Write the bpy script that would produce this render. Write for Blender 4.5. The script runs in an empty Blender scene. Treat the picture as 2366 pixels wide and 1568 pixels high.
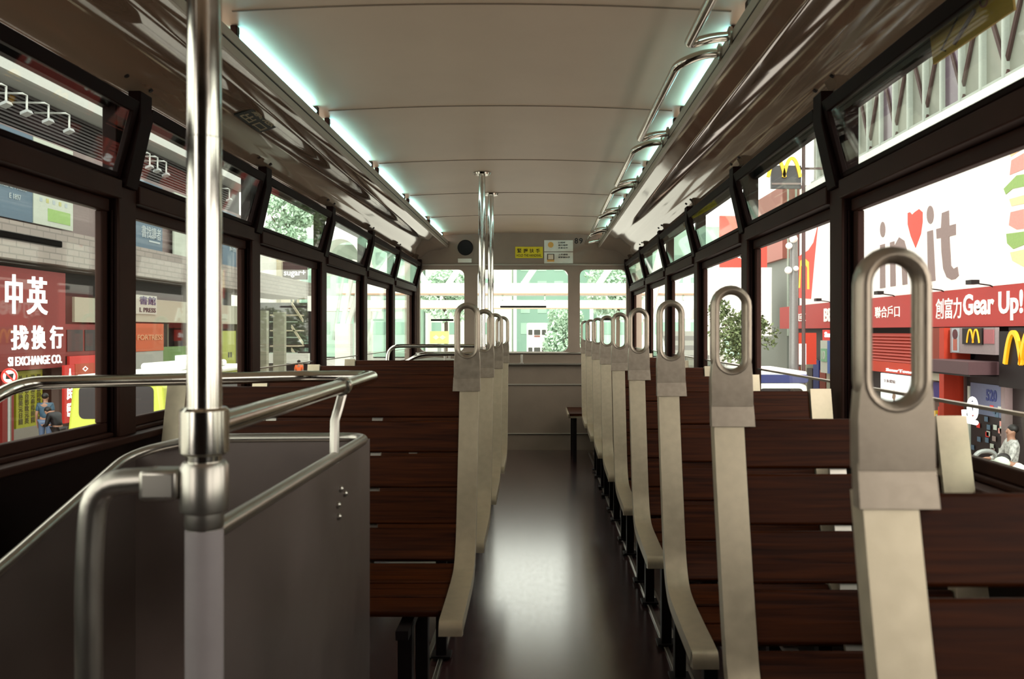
import bpy, bmesh, math, random
from mathutils import Vector, Matrix
random.seed(7)
PI = math.pi
sc = bpy.context.scene
COL = sc.collection

# ---------------------------------------------------------------- camera, sky, exposure
EYE = 1.0
cam_d = bpy.data.cameras.new('camera'); cam = bpy.data.objects.new('camera', cam_d); COL.objects.link(cam)
cam.location = (0, 0, EYE); cam.rotation_euler = (PI/2, 0, 0)
cam_d.sensor_width = 36; cam_d.lens = 36*2000/2366
cam_d.shift_x = -67/2366; cam_d.shift_y = -19/2366
cam_d.clip_start = .02; cam_d.clip_end = 600
cam_d.dof.use_dof = True; cam_d.dof.focus_distance = 5.5; cam_d.dof.aperture_fstop = 9
sc.camera = cam
w = bpy.data.worlds.new('sky'); sc.world = w; w.use_nodes = True
bg = w.node_tree.nodes['Background']; bg.inputs[0].default_value = (1.0, .95, .87, 1); bg.inputs[1].default_value = 1.0
sun_d = bpy.data.lights.new('sun', 'SUN'); sun_d.energy = 1.2; sun_d.angle = math.radians(6); sun_d.color = (1, .97, .9)
sun = bpy.data.objects.new('sun', sun_d); COL.objects.link(sun); sun.rotation_euler = (math.radians(56), 0, 0)
sc.view_settings.view_transform = 'Standard'; sc.view_settings.look = 'None'
sc.view_settings.gamma = 1; sc.view_settings.exposure = 1.7; sc.view_settings.use_curve_mapping = False
LED_STRENGTH = 3.8

# ---------------------------------------------------------------- materials
MATS = {}
def srgb(c):
    return tuple((x/255/12.92 if x/255 <= .04045 else ((x/255+.055)/1.055)**2.4) for x in c)
def mat(name, rgb, rough=.5, metal=0., spec=.5, coat=0., noise=0., nscale=20., bump=0., stretch=None, emit=None, es=0., rough_var=0., coat_r=.06):
    """rgb in linear albedo; procedural noise varies the colour a little"""
    if name in MATS: return MATS[name]
    m = bpy.data.materials.new(name); m.use_nodes = True; nt = m.node_tree; b = nt.nodes['Principled BSDF']
    b.inputs['Base Color'].default_value = (*rgb, 1); b.inputs['Roughness'].default_value = rough
    b.inputs['Metallic'].default_value = metal; b.inputs['Specular IOR Level'].default_value = spec
    b.inputs['Coat Weight'].default_value = coat; b.inputs['Coat Roughness'].default_value = coat_r
    if emit: b.inputs['Emission Color'].default_value = (*emit, 1); b.inputs['Emission Strength'].default_value = es
    if noise or bump or rough_var:
        tc = nt.nodes.new('ShaderNodeTexCoord'); mp = nt.nodes.new('ShaderNodeMapping'); nz = nt.nodes.new('ShaderNodeTexNoise')
        nt.links.new(tc.outputs['Object'], mp.inputs[0]); nt.links.new(mp.outputs[0], nz.inputs['Vector'])
        nz.inputs['Scale'].default_value = nscale; nz.inputs['Detail'].default_value = 5
        if stretch: mp.inputs['Scale'].default_value = stretch
        if noise:
            r = nt.nodes.new('ShaderNodeMapRange'); r.inputs['From Min'].default_value = .3; r.inputs['From Max'].default_value = .7
            r.inputs['To Min'].default_value = 1-noise; r.inputs['To Max'].default_value = 1+noise
            nt.links.new(nz.outputs[0], r.inputs[0])
            mx = nt.nodes.new('ShaderNodeVectorMath'); mx.operation = 'SCALE'; mx.inputs[0].default_value = rgb
            nt.links.new(r.outputs[0], mx.inputs['Scale']); nt.links.new(mx.outputs[0], b.inputs['Base Color'])
        if rough_var:
            r2 = nt.nodes.new('ShaderNodeMapRange'); r2.inputs['From Min'].default_value = .3; r2.inputs['From Max'].default_value = .7
            r2.inputs['To Min'].default_value = max(.02, rough-rough_var); r2.inputs['To Max'].default_value = rough+rough_var
            nt.links.new(nz.outputs[0], r2.inputs[0]); nt.links.new(r2.outputs[0], b.inputs['Roughness'])
        if bump:
            bp = nt.nodes.new('ShaderNodeBump'); bp.inputs['Strength'].default_value = bump; bp.inputs['Distance'].default_value = .01
            nt.links.new(nz.outputs[0], bp.inputs['Height']); nt.links.new(bp.outputs[0], b.inputs['Normal'])
    MATS[name] = m; return m
ALB = 1.0      # albedo scale: street paints darkened to offset the exposure, overbright parts keep full albedo
def flat(name, r, g, b, rough=.6, noise=.05, **k):
    return mat(name, tuple(c*ALB for c in srgb((r, g, b))), rough, noise=noise, **k)
def glow(name, rgb, s):
    return mat(name, (.6, .6, .6), .5, emit=rgb, es=s)
def glassmat(name, tint=(.93, .97, .95), refl=1.0):
    if name in MATS: return MATS[name]
    m = bpy.data.materials.new(name); m.use_nodes = True; nt = m.node_tree; nt.nodes.remove(nt.nodes['Principled BSDF'])
    out = nt.nodes['Material Output']; t = nt.nodes.new('ShaderNodeBsdfTransparent'); t.inputs[0].default_value = (*tint, 1)
    g = nt.nodes.new('ShaderNodeBsdfGlossy'); g.inputs['Roughness'].default_value = .02
    f = nt.nodes.new('ShaderNodeFresnel'); ge = nt.nodes.new('ShaderNodeNewGeometry'); io = nt.nodes.new('ShaderNodeMapRange')
    io.inputs['To Min'].default_value = 1.45; io.inputs['To Max'].default_value = 1/1.45
    nt.links.new(ge.outputs['Backfacing'], io.inputs[0]); nt.links.new(io.outputs[0], f.inputs[0])
    k = nt.nodes.new('ShaderNodeMath'); k.operation = 'MULTIPLY'; k.inputs[1].default_value = refl
    mx = nt.nodes.new('ShaderNodeMixShader'); nt.links.new(f.outputs[0], k.inputs[0]); nt.links.new(k.outputs[0], mx.inputs[0])
    nt.links.new(t.outputs[0], mx.inputs[1]); nt.links.new(g.outputs[0], mx.inputs[2]); nt.links.new(mx.outputs[0], out.inputs[0])
    MATS[name] = m; return m
def tiles(name, c1, c2, mort, sx, sy, rough=.6):
    """brick pattern in object space: u runs along Y, v along Z"""
    if name in MATS: return MATS[name]
    m = bpy.data.materials.new(name); m.use_nodes = True; nt = m.node_tree; b = nt.nodes['Principled BSDF']
    tc = nt.nodes.new('ShaderNodeTexCoord'); sp = nt.nodes.new('ShaderNodeSeparateXYZ'); cb = nt.nodes.new('ShaderNodeCombineXYZ')
    nt.links.new(tc.outputs['Object'], sp.inputs[0]); nt.links.new(sp.outputs[1], cb.inputs[0]); nt.links.new(sp.outputs[2], cb.inputs[1])
    br = nt.nodes.new('ShaderNodeTexBrick'); nt.links.new(cb.outputs[0], br.inputs['Vector'])
    br.inputs['Color1'].default_value = (*c1, 1); br.inputs['Color2'].default_value = (*c2, 1); br.inputs['Mortar'].default_value = (*mort, 1)
    br.inputs['Scale'].default_value = 1; br.inputs['Brick Width'].default_value = sx; br.inputs['Row Height'].default_value = sy; br.inputs['Mortar Size'].default_value = .02
    nt.links.new(br.outputs[0], b.inputs['Base Color']); b.inputs['Roughness'].default_value = rough
    MATS[name] = m; return m
def wood(name):
    m = bpy.data.materials.new(name); m.use_nodes = True; nt = m.node_tree; b = nt.nodes['Principled BSDF']
    tc = nt.nodes.new('ShaderNodeTexCoord'); mp = nt.nodes.new('ShaderNodeMapping'); mp.inputs['Scale'].default_value = (1.5, 40, 40)
    nz = nt.nodes.new('ShaderNodeTexNoise'); nz.inputs['Scale'].default_value = 3; nz.inputs['Detail'].default_value = 8; nz.inputs['Distortion'].default_value = .6
    cr = nt.nodes.new('ShaderNodeValToRGB'); cr.color_ramp.elements[0].color = (.012, .0024, .0005, 1); cr.color_ramp.elements[1].color = (.070, .016, .0028, 1)
    cr.color_ramp.elements[0].position = .25; cr.color_ramp.elements[1].position = .75
    nt.links.new(tc.outputs['Object'], mp.inputs[0]); nt.links.new(mp.outputs[0], nz.inputs['Vector']); nt.links.new(nz.outputs[0], cr.inputs[0])
    nt.links.new(cr.outputs[0], b.inputs['Base Color']); b.inputs['Roughness'].default_value = .5; b.inputs['Specular IOR Level'].default_value = .12
    bp = nt.nodes.new('ShaderNodeBump'); bp.inputs['Strength'].default_value = .15; bp.inputs['Distance'].default_value = .004
    nt.links.new(nz.outputs[0], bp.inputs['Height']); nt.links.new(bp.outputs[0], b.inputs['Normal'])
    MATS[name] = m; return m

CREAM = mat('ceiling paint', (.62, .49, .375), .42, noise=.04, nscale=3, spec=.4)
COVE = mat('glossy cove paint', (.20, .135, .09), .07, spec=.8, coat=1, noise=.04, nscale=2, rough_var=.02)
COVE.node_tree.nodes['Principled BSDF'].inputs['Coat IOR'].default_value = 1.9
FASCIA = mat('fascia aluminium', (.40, .36, .30), .38, metal=.25)
DARK = mat('dark brown frame paint', (.0085, .0026, .0020), .55, noise=.2, nscale=8, spec=.06)
BROWN = mat('brown window frame', (.032, .013, .009), .55, noise=.15, nscale=9, spec=.1)
LOWER = mat('dark lower wall panel', (.008, .0035, .0028), .55, noise=.2, nscale=5, spec=.12)
REARW = mat('grey painted panel', (.27, .205, .155), .5, noise=.06, nscale=9)
FLOOR = mat('worn brown lino', (.048, .020, .020), .22, noise=.15, nscale=60, stretch=(1, .3, 1), rough_var=.03, spec=1.0, coat=1, coat_r=.19)
CHROME = mat('polished steel tube', (.66, .63, .56), .13, metal=1, rough_var=.04, nscale=30)
SATIN = mat('satin steel', (.44, .41, .36), .30, metal=.95, rough_var=.02, nscale=30)
PANEL = mat('scuffed stainless panel', (.165, .13, .118), .40, metal=.5, noise=.14, nscale=4, rough_var=.1)
CAST = mat('silver painted casting', (.36, .30, .235), .36, metal=.7, noise=.12, nscale=70, rough_var=.06)
BAR = mat('silver painted bar', (.56, .48, .345), .38, metal=.6, noise=.07, nscale=50, rough_var=.05)
GREYP = mat('grey plastic sleeve', (.30, .265, .265), .45, noise=.05)
BLACK = mat('black steel', (.010, .007, .007), .5, spec=.2)
WOOD = wood('dark varnished slats')
GLASS = glassmat('window glass', refl=.8)
LED = glow('white light tube', (.36, .97, 1.0), LED_STRENGTH)
WHITE = flat('white paint', 235, 236, 230)
RED = flat('red sign', 200, 45, 38); DRED = flat('dark red sign', 118, 16, 8)
TXTW = glow('lit white lettering', (1, 1, .95), .35)
sc.cycles.transparent_max_bounces = 20

# ---------------------------------------------------------------- mesh helpers
class MB:
    def __init__(s): s.bm = bmesh.new()
    def face(s, vs):
        try: return s.bm.faces.new(vs)
        except ValueError: return None
    def box(s, x0, x1, y0, y1, z0, z1):
        V = [s.bm.verts.new(p) for p in ((x0,y0,z0),(x1,y0,z0),(x1,y1,z0),(x0,y1,z0),(x0,y0,z1),(x1,y0,z1),(x1,y1,z1),(x0,y1,z1))]
        for f in ((3,2,1,0),(4,5,6,7),(0,1,5,4),(1,2,6,5),(2,3,7,6),(3,0,4,7)): s.face([V[i] for i in f])
        return s
    def hexa(s, P):
        V = [s.bm.verts.new(p) for p in P]
        for f in ((3,2,1,0),(4,5,6,7),(0,1,5,4),(1,2,6,5),(2,3,7,6),(3,0,4,7)): s.face([V[i] for i in f])
        return s
    def prism(s, pts, ax, a0, a1):
        """polygon extruded along an axis: ax x -> pts are (y,z); y -> (x,z); z -> (x,y)"""
        def P(p, a): return (a, p[0], p[1]) if ax == 'x' else (p[0], a, p[1]) if ax == 'y' else (p[0], p[1], a)
        A = [s.bm.verts.new(P(p, a0)) for p in pts]; B = [s.bm.verts.new(P(p, a1)) for p in pts]; n = len(pts)
        s.face(A[::-1]); s.face(B)
        for i in range(n): s.face([A[i], A[(i+1) % n], B[(i+1) % n], B[i]])
        return s
    def sweep(s, pts, prof, closed=False, up=None):
        """sweep a closed 2-D profile (a,b) along points; frames by parallel transport"""
        P = [Vector(p) for p in pts]; n = len(P); T = []
        for i in range(n):
            a = P[i-1] if (i or closed) else P[0]; b = P[(i+1) % n] if (i < n-1 or closed) else P[-1]
            T.append((b-a).normalized())
        u = Vector(up) if up else (Vector((0, 0, 1)) if abs(T[0].z) < .9 else Vector((0, 1, 0)))
        u = (u - T[0]*u.dot(T[0])).normalized(); rings = []
        for i in range(n):
            u = (u - T[i]*u.dot(T[i])).normalized(); v = T[i].cross(u)
            rings.append([s.bm.verts.new(P[i] + v*a + u*b) for a, b in prof])
        m = len(prof)
        for i in range(n if closed else n-1):
            A, B = rings[i], rings[(i+1) % n]
            for j in range(m): s.face([A[j], A[(j+1) % m], B[(j+1) % m], B[j]])
        if not closed: s.face(rings[0][::-1]); s.face(rings[-1])
        return s
    def tube(s, pts, r, seg=14, closed=False, fillet=0., r2=None, up=None):
        if fillet: pts = fil(pts, fillet)
        return s.sweep(pts, [(r*math.cos(2*PI*i/seg), (r2 or r)*math.sin(2*PI*i/seg)) for i in range(seg)], closed, up)
    def lathe(s, prof, c=(0, 0, 0), ax='z', seg=24):
        rings = []
        for r, h in prof:
            R = []
            for i in range(seg):
                a = 2*PI*i/seg; p = (r*math.cos(a), r*math.sin(a), h)
                if ax == 'x': p = (p[2], p[0], p[1])
                if ax == 'y': p = (p[0], p[2], p[1])
                R.append(s.bm.verts.new(Vector(p)+Vector(c)))
            rings.append(R)
        for A, B in zip(rings, rings[1:]):
            for j in range(seg): s.face([A[j], A[(j+1) % seg], B[(j+1) % seg], B[j]])
        s.face(rings[0][::-1]); s.face(rings[-1]); return s
    def ball(s, c, r, sub=2):
        rr = r if isinstance(r, (tuple, list)) else (r, r, r)
        m = Matrix.Translation(c) @ Matrix.Diagonal((*rr, 1))
        bmesh.ops.create_icosphere(s.bm, subdivisions=sub, radius=1, matrix=m); return s
    def text(s, body, o, u, v, n, wd, ht, dep=.01, bold=0.):
        """lettering fitted into a wd x ht box whose lower-left corner is o"""
        vs, ps = glyphs(body, bold); u, v, n, o = map(Vector, (u, v, n, o))
        xs = [p[0] for p in vs]; ys = [p[1] for p in vs]; x0, y0 = min(xs), min(ys); kx = wd/(max(xs)-x0); ky = ht/(max(ys)-y0)
        V = [s.bm.verts.new(o + u*((p[0]-x0)*kx) + v*((p[1]-y0)*ky) + n*(dep if p[2] > 0 else 0)) for p in vs]
        for p in ps: s.face([V[i] for i in p])
        return s
    def build(s, name, m, parent=None, smooth=35, bevel=0., seg=2):
        bm = s.bm; bmesh.ops.recalc_face_normals(bm, faces=bm.faces)
        me = bpy.data.meshes.new(name); bm.to_mesh(me); bm.free(); me.materials.append(m)
        if smooth:
            for p in me.polygons: p.use_smooth = True
            me.set_sharp_from_angle(angle=math.radians(smooth))
        o = bpy.data.objects.new(name, me); COL.objects.link(o)
        if parent: o.parent = parent; o.matrix_parent_inverse = wm(parent).inverted()
        if bevel:
            b = o.modifiers.new('bevel', 'BEVEL'); b.width = bevel; b.segments = seg; b.limit_method = 'ANGLE'; b.angle_limit = math.radians(40)
        return o
def wm(o):
    return (wm(o.parent) @ o.matrix_parent_inverse if o.parent else Matrix.Identity(4)) @ o.matrix_basis
_G = {}
def glyphs(body, bold=0.):
    k = (body, bold)
    if k not in _G:
        c = bpy.data.curves.new('lettering', 'FONT'); c.body = body; c.extrude = .05; c.offset = bold; c.resolution_u = 3
        o = bpy.data.objects.new('lettering', c); COL.objects.link(o)
        dg = bpy.context.evaluated_depsgraph_get(); me = bpy.data.meshes.new_from_object(o.evaluated_get(dg))
        _G[k] = ([tuple(v.co) for v in me.vertices], [tuple(p.vertices) for p in me.polygons])
        bpy.data.objects.remove(o); bpy.data.curves.remove(c); bpy.data.meshes.remove(me)
    return _G[k]
def fil(pts, r, k=6):
    P = [Vector(p) for p in pts]; out = [P[0]]
    for a, b, c in zip(P, P[1:], P[2:]):
        d1, d2 = (a-b), (c-b); q = min(r, d1.length*.49, d2.length*.49); s0 = b+d1.normalized()*q; s1 = b+d2.normalized()*q
        for i in range(k+1):
            t = i/k; out.append(s0*(1-t)**2 + b*2*t*(1-t) + s1*t*t)
    out.append(P[-1]); return out
def rrect(x0, x1, z0, z1, r, k=5):
    pts = []
    for cx, cz, a in ((x1-r, z0+r, -PI/2), (x1-r, z1-r, 0), (x0+r, z1-r, PI/2), (x0+r, z0+r, PI)):
        for i in range(k+1): pts.append((cx+r*math.cos(a+PI/2*i/k), cz+r*math.sin(a+PI/2*i/k)))
    return pts
def tag(o, label, cat, group=None, kind=None):
    o['label'] = label; o['category'] = cat
    if group: o['group'] = group
    if kind: o['kind'] = kind
    return o
def empty(name, loc, label=None, cat=None, group=None, rz=0):
    o = bpy.data.objects.new(name, None); o.empty_display_size = .1; COL.objects.link(o); o.location = loc; o.rotation_euler = (0, 0, rz)
    if label: tag(o, label, cat, group)
    return o
def struct(o, label=None, cat=None):
    o['kind'] = 'structure'
    if label: tag(o, label, cat or 'structure')
    return o
def child(o, parent):
    o.parent = parent; o.matrix_parent_inverse = Matrix.Identity(4); return o
def copy_tree(o, parent=None):
    c = o.copy(); COL.objects.link(c)
    if parent: c.parent = parent
    for ch in list(o.children): copy_tree(ch, c)
    return c
def part(mb, name, m, parent, **k):
    """a part whose mesh is in its thing's own coordinates"""
    o = mb.build(name, m, None, **k); return child(o, parent)
# ================================================================ THE TRAM
def mx(x, s): return x if s < 0 else -.3-x          # mirror a left-hand x to the right-hand side
def bx(mb, x0, x1, s, *r):
    a, b = sorted((mx(x0, s), mx(x1, s))); mb.box(a, b, *r); return mb
YF, YR = -.7, 7.30
POSTS = [.21, 1.20, 2.19, 3.18, 4.18, 5.17, 6.16, 7.24]
SIDE = {-1: 'left', 1: 'right'}
# floor with the stair opening on the left
SX0, SX1, SY0, SY1 = -1.06, -.372, .92, 1.835
f = MB(); f.box(SX1, .80, YF, YR, -.05, 0).box(-1.10, SX1, YF, SY0, -.05, 0).box(-1.10, SX1, SY1, YR, -.05, 0)
struct(f.build('floor', FLOOR))
for s in (-1, 1):
    wl = struct(bx(MB(), -1.11, -1.07, s, YF, YR+.06, -1.3 if s < 0 else -.05, .72).build('wall_'+SIDE[s], LOWER))
    bx(bx(MB(), -1.11, -1.025, s, YF, YR, .72, .738), -1.095, -1.06, s, YF, YR, .738, .75).build('sill', BROWN, wl, bevel=.004)
    bx(MB(), -1.10, -1.045, s, YF, YR, 1.60, 1.66).build('header', DARK, wl)
    bx(MB(), -1.07, -1.058, s, YF, YR, .40, .415).build('moulding', BROWN, wl)
struct(MB().box(-1.11, .81, YF-.06, YF, -.05, 1.88).build('wall_front_blocker', LOWER))  # unseen end wall, left windowless to keep daylight from behind the camera out
# ceiling
cm = MB(); N = 18
xs = [-.86+1.42*i/N for i in range(N+1)]
def cz(x): return 1.805+.024*(1-((x+.15)/.71)**2)
cm.prism([(x, cz(x)) for x in xs]+[(x, 1.88) for x in reversed(xs)], 'y', YF, YR+.06)
ceil = struct(cm.build('ceiling', CREAM))
SEAM = flat('ceiling seam', 125, 105, 88)
for y in (.2, 1.2, 2.19, 3.18, 4.18, 5.17, 6.16):
    MB().sweep([(x, y, cz(x)-.0012) for x in xs[1:-1]], [(-.003, -.001), (.003, -.001), (.003, .001), (-.003, .001)], up=(0, 0, 1)).build('seam', SEAM, ceil)
# coves, fascias, light tubes
prof = [(-1.065, 1.592), (-1.045, 1.594), (-1.033, 1.600), (-1.026, 1.610), (-1.005, 1.624), (-.990, 1.634), (-.984, 1.640), (-.968, 1.655), (-.945, 1.668), (-.915, 1.678), (-.885, 1.683), (-.862, 1.684), (-.845, 1.687), (-.822, 1.697), (-.800, 1.702), (-.787, 1.704)]
for i, s in enumerate((-1, 1)):
    pts = [(mx(x, s), z) for x, z in prof]+[(mx(-.787, s), 1.725), (mx(-.90, s), 1.71), (mx(-1.065, s), 1.66)]
    cv = struct(MB().prism(pts, 'y', YF, YR).build('trim_%d' % (i+1), COVE, smooth=50))
    for y in POSTS[1:-1]:
        for dy in (-.085, .045):
            c = Vector((mx(-1.008, s), y+dy, 1.6215)); nrm = Vector((.55*(-s), 0, -.83)).normalized()
            MB().tube([c, c+nrm*.003], .006, 10).build('plug', BLACK, cv)
    fa = struct(bx(bx(bx(MB(), -.795, -.783, s, YF, YR, 1.703, 1.728), -.795, -.783, s, YF, YR, 1.734, 1.762), -.86, -.788, s, YF, YR, 1.706, 1.716).build('trim_%d' % (i+3), FASCIA, bevel=.002))
    bx(MB(), -.793, -.785, s, YF, YR, 1.727, 1.735).build('groove', BLACK, fa)
    names = ['nearest', 'second nearest', 'third nearest', 'fourth', 'fifth', 'farthest']
    spans = [(1.30, 2.10), (2.30, 3.10), (3.29, 4.10), (4.28, 5.08), (5.27, 6.08), (6.26, 7.05)]
    for k, (a, b) in enumerate(spans):
        X = mx(-.809, s)
        t = empty('light_tube', (X, (a+b)/2, 1.788), '%s slim white light tube in the %s ceiling trough' % (names[k].capitalize(), SIDE[s]), 'light', 'light tubes along the ceiling')
        MB().tube([(X, a, 1.788), (X, b, 1.788)], .0062, 12).build('tube', LED, t)
        for y in (a-.012, b+.012):
            MB().box(X-.009, X+.009, y-.012, y+.012, 1.772, 1.806).build('end_cap', BROWN, t, bevel=.003)
# posts and windows
wn = 0; tn = 5
for s in (-1, 1):
    for k, y in enumerate(POSTS):
        p = bx(MB(), -1.088, -1.052, s, y-.045, y+.045, .738, 1.60)
        for j, xx in enumerate((-1.087, -1.076, -1.064)): bx(p, xx, xx+.005, s, y-.053, y-.045, .75, 1.30)
        po = struct(p.build('trim_%d' % tn, DARK, bevel=.003)); tn += 1
        bx(MB(), -1.058, -1.046, s, y-.043, y+.047, .738, 1.365).build('lit_face', BROWN, po, bevel=.002)  # aisle face coloured lighter than the post, for the light it catches
        q = MB(); pts = [(mx(-1.062, s), 1.36), (mx(-1.035, s), 1.36), (mx(-.998, s), 1.525), (mx(-.998, s), 1.60), (mx(-1.03, s), 1.60), (mx(-1.026, s), 1.52)]
        q.prism(pts, 'y', y-.033, y+.033); q.build('strut', DARK, po, bevel=.003)
    for a, b in zip(POSTS, POSTS[1:]):
        wn += 1; A, B = a+.047, b-.047
        W = struct(empty('window_%d' % wn, (mx(-1.082, s), (A+B)/2, .75)))
        fr = bx(MB(), -1.09, -1.036, s, A, B, 1.328, 1.374)
        bx(fr, -1.09, -1.068, s, A, B, 1.296, 1.328); bx(fr, -1.09, -1.072, s, A, B, .75, .775)
        bx(fr, -1.09, -1.072, s, A, A+.03, .775, 1.296); bx(fr, -1.09, -1.072, s, B-.03, B, .775, 1.296)
        fr.build('window_frame', BROWN, W, bevel=.003)
        top = 1.297 if s < 0 else .862
        pn_ = bx(MB(), -1.084, -1.079, s, A+.028, B-.028, .774, top).build('pane', GLASS, W, smooth=0)
        if s > 0: bx(MB(), -1.087, -1.076, s, A+.03, B-.03, top, top+.006).build('glass_edge', SATIN, pn_)
        elif a > 2.5: bx(MB(), -1.0855, -1.0775, s, A+.03, B-.03, .855, .860).build('glass_edge', SATIN, pn_)
        if s < 0 and a == 1.20: bx(MB(), -1.078, -1.062, s, A+.18, B-.22, 1.185, 1.20).build('pull_bar', BLACK, pn_, bevel=.003)
        # hopper vent leaning into the car
        x0, z0, x1, z1 = -1.053, 1.380, -1.006, 1.560
        def P(t, o): return mx(x0+(x1-x0)*t, s)+(o if s > 0 else -o), z0+(z1-z0)*t
        h = MB()
        for t0, t1 in ((0, .07), (.90, 1.06)):
            h.prism([(P(t0, -.006)), (P(t1, -.006)), (P(t1, .008)), (P(t0, .008))], 'y', A-.01, B+.01)
        for y0, y1 in ((A-.012, A+.008), (B-.008, B+.012)):
            h.prism([(P(0, -.006)), (P(1, -.006)), (P(1, .008)), (P(0, .008))], 'y', y0, y1)
        h.build('vent_frame', DARK, W, bevel=.002)
        MB().prism([P(.05, 0), P(.95, 0), P(.95, .004), P(.05, .004)], 'y', A, B).build('vent_pane', GLASS, W, smooth=0)
        bx(MB(), -1.09, -1.072, s, A-.01, B+.01, 1.555, 1.60).build('head_rail', DARK, W)
# rear wall with three rounded windows
def cell(mb, X0, X1, Z0, Z1, x0, x1, z0, z1, r, y0, y1, k=6):
    inn = rrect(x0, x1, z0, z1, r, k); out = []
    for c, (cx, cz_) in enumerate(((X1, Z0), (X1, Z1), (X0, Z1), (X0, Z0))):
        for i in range(k+1):
            px, pz = inn[c*(k+1)+i]
            first = i < k/2
            if i == k//2: out.append((cx, cz_))
            elif c in (0, 2): out.append((px, cz_) if first else (cx, pz))
            else: out.append((cx, pz) if first else (px, cz_))
    n = len(inn)
    def V(p, y): return mb.bm.verts.new((p[0], y, p[1]))
    I0 = [V(p, y0) for p in inn]; O0 = [V(p, y0) for p in out]; I1 = [V(p, y1) for p in inn]; O1 = [V(p, y1) for p in out]
    for i in range(n):
        j = (i+1) % n
        mb.face([O0[i], O0[j], I0[j], I0[i]]); mb.face([O1[j], O1[i], I1[i], I1[j]]); mb.face([I0[i], I0[j], I1[j], I1[i]]); mb.face([O0[j], O0[i], O1[i], O1[j]])
rw = MB(); rw.box(-1.15, .85, YR, YR+.06, -.05, .815).box(-1.15, .85, YR, YR+.06, 1.556, 1.88)
CE = [(-1.15, -.60, -1.025, -.647), (-.60, .278, -.538, .229), (.278, .85, .328, .722)]
for X0, X1, x0, x1 in CE: cell(rw, X0, X1, .815, 1.556, x0, x1, .828, 1.522, .055, YR, YR+.06)
rear = struct(rw.build('wall_rear', REARW, smooth=25))
MB().box(-1.07, .77, YR-.020, YR+.01, 1.553, 1.567).build('moulding', FASCIA, rear, bevel=.004)
MB().box(-1.07, .77, YR-.05, YR+.01, .715, .732).build('ledge', SATIN, rear, bevel=.004)
MB().box(-1.07, .77, YR-.012, YR+.01, .545, .557).build('bead', FASCIA, rear, bevel=.003)
MB().box(-1.07, .77, YR-.012, YR+.01, .132, .142).build('bead', FASCIA, rear, bevel=.003)
for i, (X0, X1, x0, x1) in enumerate(CE):
    wn += 1; W = struct(empty('window_%d' % wn, ((x0+x1)/2, YR+.03, .83)))
    pn_ = MB().box(x0-.02, x1+.02, YR+.026, YR+.031, .81, 1.54).build('pane', GLASS, W, smooth=0)
    a, b, z = ((-.93, -.74, 1.095), (-.345, .045, 1.207), (.50, .585, 1.10))[i]
    MB().box(a, b, YR+.008, YR+.026, z-.008, z+.008).build('pull_bar', BLACK, pn_, bevel=.003)
# rear handrail
r = empty('handrail', (-.15, 7.2, .815), 'low satin handrail across the rear wall under the windows', 'handrail')
MB().tube([(-1.04, 7.19, .815), (.74, 7.19, .815)], .011, 12).build('rail', SATIN, r)
for x in (-.76, -.16, .46):
    MB().tube([(x, 7.19, .815), (x, 7.19, .731)], .009, 10).lathe([(.022, .731), (.022, .738), (.012, .74)], (x, 7.19, 0)).build('stanchion', SATIN, r)
# floor rails for the seats
for s, xs_ in ((-1, (-.305, -.345)), (1, (.395, .432))):
    m = MB()
    for x in xs_: m.box(x-.007, x+.007, 1.86 if s < 0 else YF, 7.1, 0, .008)
    struct(m.build('trim_%d' % tn, SATIN, bevel=.002)); tn += 1

# ---------------------------------------------------------------- benches
BP = [(0, .855), (-.025, .75), (-.060, .62), (-.095, .50), (-.118, .445), (-.155, .405), (-.21, .388), (-.34, .378), (-.462, .372), (-.484, .366), (-.490, .345)]
def cat(P, k=5):
    out = []
    for i in range(len(P)-1):
        a, b, c, d = [Vector(P[max(0, min(len(P)-1, j))]) for j in (i-1, i, i+1, i+2)]
        for q in range(k):
            t = q/k; out.append(.5*((2*b)+(c-a)*t+(2*a-5*b+4*c-d)*t*t+(3*b-a-3*c+d)*t**3))
    out.append(Vector(P[-1])); return out
BC = cat(BP)
def along(d):
    acc = 0
    for a, b in zip(BC, BC[1:]):
        L = (b-a).length
        if acc+L >= d: return a+(b-a)*((d-acc)/L), (b-a).normalized()
        acc += L
    return BC[-1], (BC[-1]-BC[-2]).normalized()
BLEN = sum((b-a).length for a, b in zip(BC, BC[1:]))
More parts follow.
